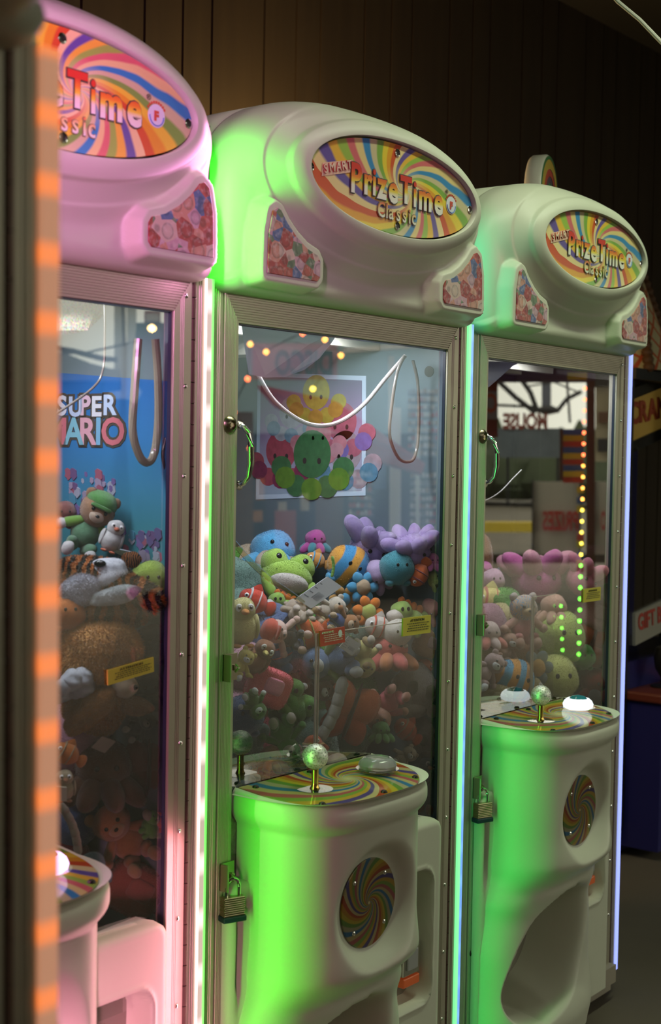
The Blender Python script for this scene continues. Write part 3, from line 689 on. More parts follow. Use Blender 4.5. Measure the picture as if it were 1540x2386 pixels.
# swing ride and sign
g = empty('swing_ride', (0, 0, 0)); RS = 20
IRON = C_('ride_iron', (.03, .03, .035)); b = MB()
for p, r_ in (([(1150, 878), (1200, 925), (1248, 962)], .035), ([(1212, 880), (1236, 915), (1252, 958)], .035), ([(1355, 912), (1320, 930), (1297, 960)], .03), ([(1160, 944), (1250, 948)], .02), ([(1320, 872), (1328, 985)], .018), ([(1230, 900), (1290, 890), (1350, 915)], .012)): rtube(b, 3, p, RS, r_)
b.build('arm', IRON, g); b = MB(); rbox(b, 3, 1262, 870, 1284, 965, RS, .25); b.build('mast', C_('mast_grey', (.12, .13, .17)), g)
b = MB(); b.lathe([(.02, -.06), (.16, -.03), (.17, .02), (.05, .07)], 16, c=mir(3, 1276, 956, RS)); b.build('hub', IRON, g)
tag(g, 'dark iron swing ride against the pale sky, seen in the right-hand door', 'fairground ride')
g = empty('mouse_sign', (0, 0, 0)); RM = 17
b = MB(); rbox(b, 3, 1158, 998, 1312, 1066, RM, .3, 0); b.build('board', C_('sign_blue_grey', (.16, .19, .22), vary=.5, vscale=3), g)
rtext('sign_letter', 'MOUSE', 3, 1172, 962, 1276, 998, RM, C_('mouse_red', (.28, .07, .05)), g, off=.05)
b = MB(); rbox(b, 3, 1296, 1000, 1303, 1290, RM, .1); rbox(b, 3, 1180, 1066, 1186, 1180, RM, .1); b.build('leg', IRON, g)
tag(g, 'fairground sign with brown red letters above a blue grey board', 'sign')
for x0, x1, s_, R_ in ((1242, 1350, 'PRIZES', 14), (1386, 1424, 'O', 14.5)):
    g = empty('banner', (0, 0, 0)); b = MB(); rbox(b, 3, x0, 1122, x1, 1292, R_, .03); b.build('cloth', C_('banner_cloth', (.62, .56, .47)), g)
    b = MB(); rbox(b, 3, x0-3, 1116, x0, 1300, R_-.05, .06); rbox(b, 3, x1, 1116, x1+3, 1300, R_-.05, .06); b.build('banner_post', IRON, g)
    rtext('banner_letter', s_, 3, x0+22 if s_ != 'O' else x0+14, 1190, x1-2 if s_ != 'O' else x1-12, 1234, R_-.05, C_('banner_red', (.55, .06, .05)), g, off=.03)
    tag(g, 'wide pale banner with red letters' if s_ != 'O' else 'narrow pale banner with a single red letter', 'banner')
g = empty('notice_board', (0, 0, 0)); b = MB(); rbox(b, 3, 1387, 900, 1440, 1075, 15.5, .1); b.build('board', C_('board_tan', (.42, .36, .24), vary=.4, vscale=3), g)
b = MB(); rbox(b, 3, 1394, 960, 1424, 985, 15.4, .1, 0); rbox(b, 3, 1392, 1022, 1422, 1052, 15.4, .1, 1); rbox(b, 3, 1380, 840, 1440, 900, 15.4, .3, 1); b.build('dark_print', [C_('board_brown', (.16, .08, .05)), IRON], g)
tag(g, 'tan notice board behind the booth post, mirrored at the right edge of the right-hand door', 'board')
b = MB(); rbox(b, 3, 1060, 1217, 1240, 1240, 21, .3); tag(b.build('kerb', C_('kerb_yellow', (.62, .46, .05))), 'yellow painted kerb at the far side of the yard', 'kerb')
b = MB(); rbox(b, 3, 1060, 1292, 1420, 1312, 15, .4); tag(b.build('low_barrier', C_('barrier_dark', (.05, .045, .03))), 'low dark barrier across the yard', 'barrier')
# middle: prize stall
g = empty('prize_stall', (0, 0, 0)); R = 13.5
b = MB(); rbox(b, 2, 530, 700, 1052, 1010, R+1.2, .2, 0); b.build('canvas_wall', C_('canvas_blue_grey', (.36, .50, .54), vary=.25, vscale=.6), g)
b = MB(); rbox(b, 2, 530, 1010, 1052, 1420, R+1.3, .2, 0); b.build('dark_back', C_('stall_dark', (.035, .035, .03), vary=.4, vscale=2), g)
b = MB(); rquad(b, 2, [(800, 812), (1030, 795), (1030, 806), (800, 824)], R+.4); rbox(b, 2, 905, 830, 918, 1000, R+.5, .1); b.build('roof_beam', C_('beam_white', (.85, .87, .85)), g)
b = MB(); rbox(b, 2, 588, 800, 786, 884, R, .1); b.build('name_board', C_('board_pink', (.62, .42, .50)), g)
rtext('board_letter', 'DISCO', 2, 640, 815, 776, 872, R-.1, C_('letter_teal', (.13, .26, .32)), g, off=.04)
b = MB(); rquad(b, 2, [(600, 905), (775, 940), (985, 1085), (978, 1108), (880, 1080), (790, 1010), (640, 950)], R-.4, .2); b.build('awning', C_('awning_red', (.50, .10, .09)), g)
b = MB(); rbox(b, 2, 907, 950, 934, 1250, R-.2, .15); rbox(b, 2, 968, 1010, 978, 1250, R+.1, .1); b.build('pole', C_('pole_white', (.8, .84, .84)), g)
b = MB(); rnd = random.Random(5)
for (x0, y0, x1, y1) in ((950, 905, 1026, 1050), (812, 1098, 872, 1190), (955, 1100, 1016, 1250)):
    yy = y0
    while yy < y1:
        xx = x0
        while xx < x1-6: rbox(b, 2, xx+1, yy+rnd.random()*5, xx+8, yy+12, R+.6, .12, rnd.choice((0, 0, 1, 2, 0, 3))); xx += 9
        rbox(b, 2, x0, yy+12, x1, yy+14.5, R+.7, .3, 3); yy += 18
b.build('shelf_goods', [C_('goods_white', (.62, .60, .54)), C_('goods_red', (.5, .09, .07)), C_('goods_tan', (.4, .28, .16)), C_('goods_grey', (.25, .25, .25))], g)
b = MB()
for x0, y0, x1, y1, k in ((548, 960, 590, 1300, 0), (735, 1110, 800, 1300, 0), (596, 1115, 616, 1165, 1), (590, 1190, 612, 1216, 1), (760, 1150, 776, 1260, 1), (648, 1170, 668, 1250, 2), (640, 1190, 690, 1280, 3), (700, 1150, 720, 1190, 2), (870, 1060, 900, 1140, 4)): rbox(b, 2, x0, y0, x1, y1, R+.9, .1, k)
b.build('hanging_prizes', [C_('drape_brown', (.16, .09, .04)), C_('prize_orange', (.5, .22, .05)), C_('prize_cream', (.5, .45, .33)), C_('prize_brick', (.4, .09, .06)), C_('prize_blue', (.06, .10, .22))], g)
tag(g, 'prize stall with red awning, pale poles and stocked shelves, seen in the middle door', 'stall')
g = empty('bulb_string', (0, 0, 0))
for i, (x, y) in enumerate(((705, 777), (757, 791), (583, 802), (620, 820), (794, 828), (577, 883), (729, 906), (545, 960), (583, 1045))):
    b = MB(); b.lathe([(.006, -.026), (.022, -.012), (.027, 0), (.02, .014), (.005, .026)], 8, c=mir(2, x, y, R-.6)); b.build('bulb', bulbs[(0, 1, 1, 1, 1, 0, 2, 0, 0)[i]], g)
b = MB(); rtube(b, 2, [(540, 950), (577, 880), (583, 799), (620, 817), (705, 774), (757, 788), (794, 825), (729, 903)], R-.6, .006, n=6); b.build('wire', IRON, g)
tag(g, 'string of small warm bulbs hung in front of the prize stall', 'light string')
# left: pole, roofs, ticket kiosk
g = empty('utility_pole', (0, 0, 0)); R = 16
PW = C_('pole_pale', (.5, .5, .46))
b = MB(); rbox(b, 1, 266, 640, 294, 860, R, .3); rbox(b, 1, 296, 600, 318, 880, R, .3); b.build('pole', PW, g)
b = MB(); rquad(b, 1, [(270, 820), (310, 800), (322, 905), (330, 915), (316, 942), (300, 932), (250, 930), (255, 915), (288, 912)], R-.2, .25); rbox(b, 1, 282, 852, 300, 915, R-.1, .3); b.build('pole_box', PW, g)
b = MB(); rtube(b, 1, [(110, 808), (170, 818), (240, 836), (300, 840), (330, 812)], R-.3, .03); rtube(b, 1, [(110, 824), (200, 822), (300, 800), (390, 780)], R-.4, .012); rtube(b, 1, [(285, 700), (290, 860)], R-.4, .012); b.build('cable', IRON, g)
tag(g, 'pale utility pole with thick cables, mirrored in the pink lit door', 'utility pole')
g = empty('tent_roofs', (0, 0, 0))
b = MB(); rquad(b, 1, [(100, 890), (100, 832), (150, 826), (210, 850), (255, 862), (320, 868), (400, 872), (400, 890)], R+2, .3); b.build('canvas', C_('tent_grey', (.17, .17, .165), vary=.3, vscale=1), g)
b = MB(); rbox(b, 1, 95, 888, 400, 1500, R+2.1, .2); b.build('dark_side', C_('tent_side', (.04, .05, .05)), g)
tag(g, 'grey tent roofs behind the pale utility pole', 'tent')
g = empty('ticket_kiosk', (0, 0, 0)); R = 12
b = MB(); rbox(b, 1, 318, 752, 402, 772, R, .5); rbox(b, 1, 316, 772, 402, 784, R-.1, .6); b.build('awning', C_('awning_teal', (.03, .08, .08)), g)
b = MB(); rbox(b, 1, 322, 784, 402, 884, R+.2, .3); b.build('wall', C_('kiosk_grey', (.20, .20, .185)), g)
b = MB(); rbox(b, 1, 336, 724, 374, 752, R, .1, 0); rbox(b, 1, 340, 730, 370, 748, R-.1, .1, 1); b.build('roof_sign', [C_('kiosk_red', (.3, .08, .06)), C_('kiosk_white', (.45, .42, .4))], g)
b = MB(); b.lathe([(.01, -.03), (.03, -.015), (.036, 0), (.025, .02), (.006, .03)], 10, c=mir(1, 354, 765, R-.4)); b.build('lamp_bulb', emis('warm_bulb', (1, .62, .22), 24), g)
tag(g, 'small kiosk with dark teal awning and one warm bulb', 'kiosk')

# ------------------------------------------------------------------ plush toys
def blob_mesh(name, fuzz=2600, ln=.05, lump=.04, shape='ball', seed=1):
    rnd = random.Random(seed); bm = bmesh.new(); bmesh.ops.create_icosphere(bm, subdivisions=4, radius=1)
    for v in bm.verts:
        c = v.co
        d = 1+lump*(sin(3.1*c.x+seed)*cos(2.7*c.y+1)+.6*sin(5.3*c.z+2*c.x+seed)+.3*sin(9*c.y+3*c.z))
        if shape == 'limb':   # rounded sausage along z
            r = math.hypot(c.x, c.y); k = (max(1e-6, 1-abs(c.z)**3.2))**.5/max(1e-6, r) if r > 1e-6 else 0
            v.co = Vector((c.x*k*(1-.12*c.z), c.y*k*(1-.12*c.z), c.z*1.0))*d
        elif shape == 'cone':
            k = .25+.75*(1-c.z)/2; v.co = Vector((c.x*k*1.2, c.y*k*1.2, c.z))
        elif shape == 'drop':
            k = 1-.35*(c.z+1)/2*abs(c.z); v.co = Vector((c.x*k, c.y*k, c.z*1.05))*d
        elif shape == 'pad':  # flattened cushion
            e = .55; v.co = Vector([math.copysign(abs(q)**e, q) for q in c])*d*.8
        else: v.co = c*d
    bm.normal_update(); fs = list(bm.faces)
    for _ in range(fuzz):
        f = rnd.choice(fs); a, b_, c = f.verts; u, w_ = rnd.random(), rnd.random()
        if u+w_ > 1: u, w_ = 1-u, 1-w_
        p = a.co+(b_.co-a.co)*u+(c.co-a.co)*w_
        n = (f.normal+Vector((rnd.uniform(-.6, .6), rnd.uniform(-.6, .6), rnd.uniform(-.7, .5)))).normalized()
        t = n.cross(Vector((rnd.random(), rnd.random(), rnd.random()))).normalized()*ln*.22; L_ = ln*(.5+rnd.random())
        vs = [bm.verts.new(p-t-n*ln*.2), bm.verts.new(p+t-n*ln*.2), bm.verts.new(p+n*L_)]
        bm.faces.new(vs)
    me = bpy.data.meshes.new(name); bm.to_mesh(me); bm.free()
    for p in me.polygons: p.use_smooth = True
    me.materials.append(None); return me
BLOB = {'ball': blob_mesh('plush_ball', seed=1), 'limb': blob_mesh('plush_limb', shape='limb', lump=.03, seed=2), 'cone': blob_mesh('plush_cone', shape='cone', lump=.0, seed=3),
        'drop': blob_mesh('plush_drop', shape='drop', seed=4), 'pad': blob_mesh('plush_pad', shape='pad', seed=5, lump=.03), 'lump': blob_mesh('plush_lump', lump=.10, seed=9),
        'fur': blob_mesh('plush_fur', fuzz=12000, ln=.10, lump=.10, seed=6), 'bead': blob_mesh('plush_bead', fuzz=0, lump=0, seed=7)}
FAB = {}
def fab(c, v=.16):
    k = tuple(round(x, 3) for x in c)
    if k not in FAB: FAB[k] = pbr('plush_fabric_%d' % len(FAB), c, .95, sheen=.35, spec=.1, vary=v, vscale=5, bump=.5, bscale=26)
    return FAB[k]
def stripy(name, c1, c2, scale=3, dist=6, thr=.5):
    m, t, N, L = nt(name); b = N['Principled BSDF']; b.inputs['Roughness'].default_value = .95; b.inputs['Sheen Weight'].default_value = .3
    tc = N.new('ShaderNodeTexCoord'); wv = N.new('ShaderNodeTexWave'); wv.inputs['Scale'].default_value = scale; wv.inputs['Distortion'].default_value = dist; wv.inputs['Detail'].default_value = 3
    L.new(tc.outputs['Object'], wv.inputs['Vector']); r = ramp(N, [(thr-.12, c1), (thr+.12, c2)]); L.new(wv.outputs['Fac'], r.inputs[0]); L.new(r.outputs[0], b.inputs['Base Color'])
    return m
TIGER = stripy('tiger_fur', (.42, .15, .03), (.02, .018, .012), 1.3, 7, .5)
SPRINK = stripy('sprinkle_fabric', (.55, .38, .25), (.20, .30, .42), 2.2, 12, .68)
PANELS = stripy('panel_ball', (.62, .30, .04), (.05, .25, .48), .35, 1.5, .5)
WOVEN = stripy('two_tone', (.10, .30, .45), (.55, .26, .05), .5, 2, .5)
EYEW = pbr('eye_white', (.75, .75, .72), .3); EYEB = pbr('eye_black', (.01, .01, .01), .12)
def part(root, name, sh, loc, s, mat, rot=(0, 0, 0)):
    o = bpy.data.objects.new(name, BLOB[sh]); COL.objects.link(o); o.parent = root; o.location = loc; o.rotation_euler = rot
    o.scale = s if isinstance(s, (tuple, list)) else (s, s, s)
    o.material_slots[0].link = 'OBJECT'; o.material_slots[0].material = mat if not isinstance(mat, tuple) else fab(mat)
    return o
W_ = (.62, .62, .60)
# every kind is built about one unit in radius, facing -y, up z
def k_octopus(r, c, c2=None, n=8, up=False, **k):
    part(r, 'head', 'ball', (0, 0, .15 if not up else -.1), (.62, .6, .55), c)
    for i in range(n):
        a = 2*pi*i/n+.2; z = -.35 if not up else .28
        part(r, 'arm', 'limb', (.62*cos(a), .62*sin(a), z), (.24, .24, .42), c2 if (c2 and i % 2) else c, (0, rad(125 if not up else 55), a))
    for s in (-1, 1): part(r, 'eye', 'bead', (.2*s, -.56, .2 if not up else -.1), .06, EYEB)
def k_bear(r, c, c2=W_, cap=None, shirt=None, sleeve=None, glove=None, legs=None, ears=True, muz=None, bigeye=False, **k):
    part(r, 'head', 'ball', (0, -.05, .45), (.5, .47, .45), c)
    part(r, 'body', 'drop', (0, 0, -.25), (.42, .36, .46), shirt or c)
    for s in (-1, 1):
        if ears: part(r, 'ear', 'ball', (.36*s, 0, .82), (.16, .1, .16), c)
        part(r, 'arm', 'limb', (.46*s, -.1, -.08), (.14, .14, .34), sleeve or c, (0, rad(-55*s), 0))
        part(r, 'paw', 'ball', (.74*s, -.12, -.28), (.16, .16, .15), glove or c)
        part(r, 'leg', 'limb', (.25*s, -.25, -.62), (.17, .17, .32), legs or shirt or c, (rad(60), 0, rad(20*s)))
        part(r, 'foot', 'ball', (.33*s, -.55, -.75), (.17, .16, .2), glove or c2)
        if bigeye: part(r, 'eye', 'bead', (.2*s, -.46, .55), (.15, .06, .17), EYEW); part(r, 'pupil', 'bead', (.2*s, -.51, .55), (.07, .04, .09), EYEB)
        else: part(r, 'eye', 'bead', (.18*s, -.48, .52), .055, EYEB)
    part(r, 'muzzle', 'ball', (0, -.45, .34), (.22, .16, .16), muz or c2); part(r, 'nose', 'bead', (0, -.6, .38), (.06, .04, .045), EYEB)
    if cap: part(r, 'cap', 'ball', (0, 0, .72), (.47, .47, .3), cap); part(r, 'cap_brim', 'pad', (0, -.42, .62), (.36, .26, .08), cap, (rad(-12), 0, 0))
def k_frog(r, c, c2=W_, **k):
    part(r, 'head', 'ball', (0, 0, 0), (.8, .6, .5), c)
    for s in (-1, 1): part(r, 'eye_bump', 'ball', (.42*s, -.02, .38), (.42, .4, .42), c); part(r, 'arm', 'limb', (.6*s, -.2, -.45), (.17, .17, .4), c, (0, rad(30*s), 0)); part(r, 'eye', 'bead', (.42*s, -.40, .45), (.09, .05, .1), EYEB)
    part(r, 'chin', 'ball', (0, -.22, -.28), (.62, .45, .3), c2); part(r, 'body', 'drop', (0, .1, -.6), (.45, .4, .4), c)
def k_dino(r, c, c2=W_, c3=(.72, .20, .03), **k):
    part(r, 'head', 'ball', (-.25, -.1, .3), (.45, .42, .4), c); part(r, 'snout', 'ball', (-.6, -.2, .12), (.36, .32, .27), c2)
    part(r, 'body', 'ball', (.25, 0, -.15), (.62, .48, .45), c); part(r, 'tail', 'cone', (.85, .05, .05), (.25, .25, .4), c, (0, rad(60), 0))
    for i in range(4): part(r, 'spike', 'ball', (-.2+.28*i, 0, .68-.12*i), (.17, .1, .19), c3)
    for s in (-1, 1): part(r, 'leg', 'limb', (.2+.2*s, -.25, -.55), (.17, .17, .25), c); part(r, 'eye', 'bead', (-.3+.13*s, -.5, .42), (.07, .04, .09), EYEB)
def k_fish(r, c, c2=W_, **k):
    part(r, 'body', 'ball', (0, 0, 0), (.72, .42, .55), c); part(r, 'tail', 'cone', (.82, 0, 0), (.42, .14, .35), c, (0, rad(-90), 0))
    for x in (-.28, .18): part(r, 'band', 'ball', (x, 0, 0), (.10, .445, .56), c2)
    part(r, 'fin', 'cone', (0, 0, .6), (.35, .1, .25), c); part(r, 'eye', 'bead', (-.48, -.3, .12), (.11, .08, .11), EYEW); part(r, 'pupil', 'bead', (-.5, -.36, .12), .05, EYEB)
def k_ball(r, c, c2=None, **k):
    part(r, 'body', 'ball', (0, 0, 0), (.95, .9, .9), c)
    for s in (-1, 1): part(r, 'foot', 'ball', (.45*s, -.2, -.8), (.25, .3, .18), c2 or c); part(r, 'eye', 'bead', (.25*s, -.85, .2), (.08, .05, .1), EYEB)
def k_flower(r, c, c2=(.7, .5, .1), n=6, **k):
    part(r, 'centre', 'ball', (0, -.12, 0), (.45, .3, .45), c2)
    for i in range(n): a = 2*pi*i/n; part(r, 'petal', 'ball', (.62*cos(a), 0, .62*sin(a)), (.36, .2, .3), c, (0, -a, 0))
def k_ghost(r, c, c2=(.10, .09, .06), **k):
    part(r, 'head', 'drop', (0, 0, .1), (.78, .68, .78), c); part(r, 'chin', 'ball', (0, -.12, -.55), (.5, .45, .35), c)
    for s in (-1, 1): part(r, 'eye_patch', 'ball', (.30*s, -.58, .1), (.2, .12, .23), c2); part(r, 'hand', 'ball', (.72*s, -.2, -.5), (.2, .2, .22), c)
def k_heart(r, c, c2=None, **k):
    for s in (-1, 1): part(r, 'lobe', 'ball', (.34*s, 0, .2), (.5, .3, .6), c, (0, rad(22*s), 0)); part(r, 'wing', 'ball', (.3*s, 0, -.45), (.38, .26, .5), c2 or c, (0, rad(-30*s), 0))
    part(r, 'seam', 'limb', (0, -.22, 0), (.07, .07, .85), (.05, .03, .02))
def k_tail(r, c, c2=None, **k):
    for i in range(6): t = (i-2.5)/3; part(r, 'segment', 'limb', (.10*cos(2*t), 0, t), (.17, .16, .3), c, (0, rad(-18*t), 0))
def k_pillow(r, c, c2=W_, **k):
    part(r, 'body', 'pad', (0, 0, 0), (1.0, .5, .9), c); part(r, 'patch', 'pad', (.1, -.3, .1), (.45, .2, .4), c2)
def k_bird(r, c, c2=(.75, .3, .04), **k):
    part(r, 'body', 'drop', (0, 0, -.2), (.6, .55, .65), c); part(r, 'head', 'ball', (0, -.1, .5), (.5, .48, .45), c); part(r, 'beak', 'cone', (0, -.65, .45), (.18, .14, .22), c2, (rad(90), 0, 0))
    for s in (-1, 1): part(r, 'wing', 'ball', (.55*s, 0, -.15), (.14, .35, .45), c); part(r, 'eye', 'bead', (.22*s, -.5, .6), (.13, .06, .15), EYEW); part(r, 'pupil', 'bead', (.22*s, -.55, .6), .06, EYEB); part(r, 'foot', 'ball', (.25*s, -.3, -.85), (.18, .25, .08), c2)
def k_sheep(r, c, c2=W_, **k):
    for i in range(7): a = i*2.4; part(r, 'curl', 'lump', (.45*cos(a), .35*sin(a), .3*sin(a*1.7)), (.42, .4, .38), c)
    part(r, 'face', 'ball', (-.3, -.5, .1), (.3, .2, .3), c2)
KINDS = dict(octopus=k_octopus, bear=k_bear, frog=k_frog, dino=k_dino, fish=k_fish, ball=k_ball, flower=k_flower, ghost=k_ghost, heart=k_heart, tail=k_tail, pillow=k_pillow, bird=k_bird, sheep=k_sheep)
NAMEK = dict(octopus='plush_octopus', bear='plush_bear', frog='plush_frog', dino='plush_dinosaur', fish='plush_fish', ball='plush_ball_creature', flower='plush_flower', ghost='plush_spook', heart='plush_butterfly', tail='plush_snake', pillow='plush_pillow', bird='plush_bird', sheep='plush_sheep')
def plush(m, x, y, rpx, f, kind, label, c, c2=None, rot=(0, 0, 0), group=None, k=None, cat=None, **kw):
    P, kk = inside(m, x, y, f, vmin=-.02-rpx*.00075); R = rpx*kk/FPX*1.0
    r = empty(NAMEK[kind], P); r.scale = (R, R, R)
    a = dict(c=c); 
    if c2 is not None: a['c2'] = c2
    a.update(kw); KINDS[kind](r, **a)
    # turned a little towards the aisle, then tumbled
    r.rotation_euler = (Matrix.Rotation(-.6, 3, 'Z') @ Euler([rad(q) for q in rot]).to_matrix()).to_euler()
    tag(r, label, cat or 'plush toy', group); return r
LIL = (.30, .23, .42); TAN = (.46, .34, .22); LIME = (.30, .48, .08); GRN = (.06, .22, .03); TAUPE = (.42, .34, .26); RED = (.55, .05, .03); ORG = (.70, .20, .03)
BLU = (.07, .17, .38); PNK = (.66, .20, .26); BRN = (.20, .08, .03); YEL = (.62, .52, .14); GREY = (.36, .33, .28); TEAL = (.05, .22, .26); SKY = (.10, .38, .62); MAG = (.38, .07, .26); SKIN = (.60, .42, .30)
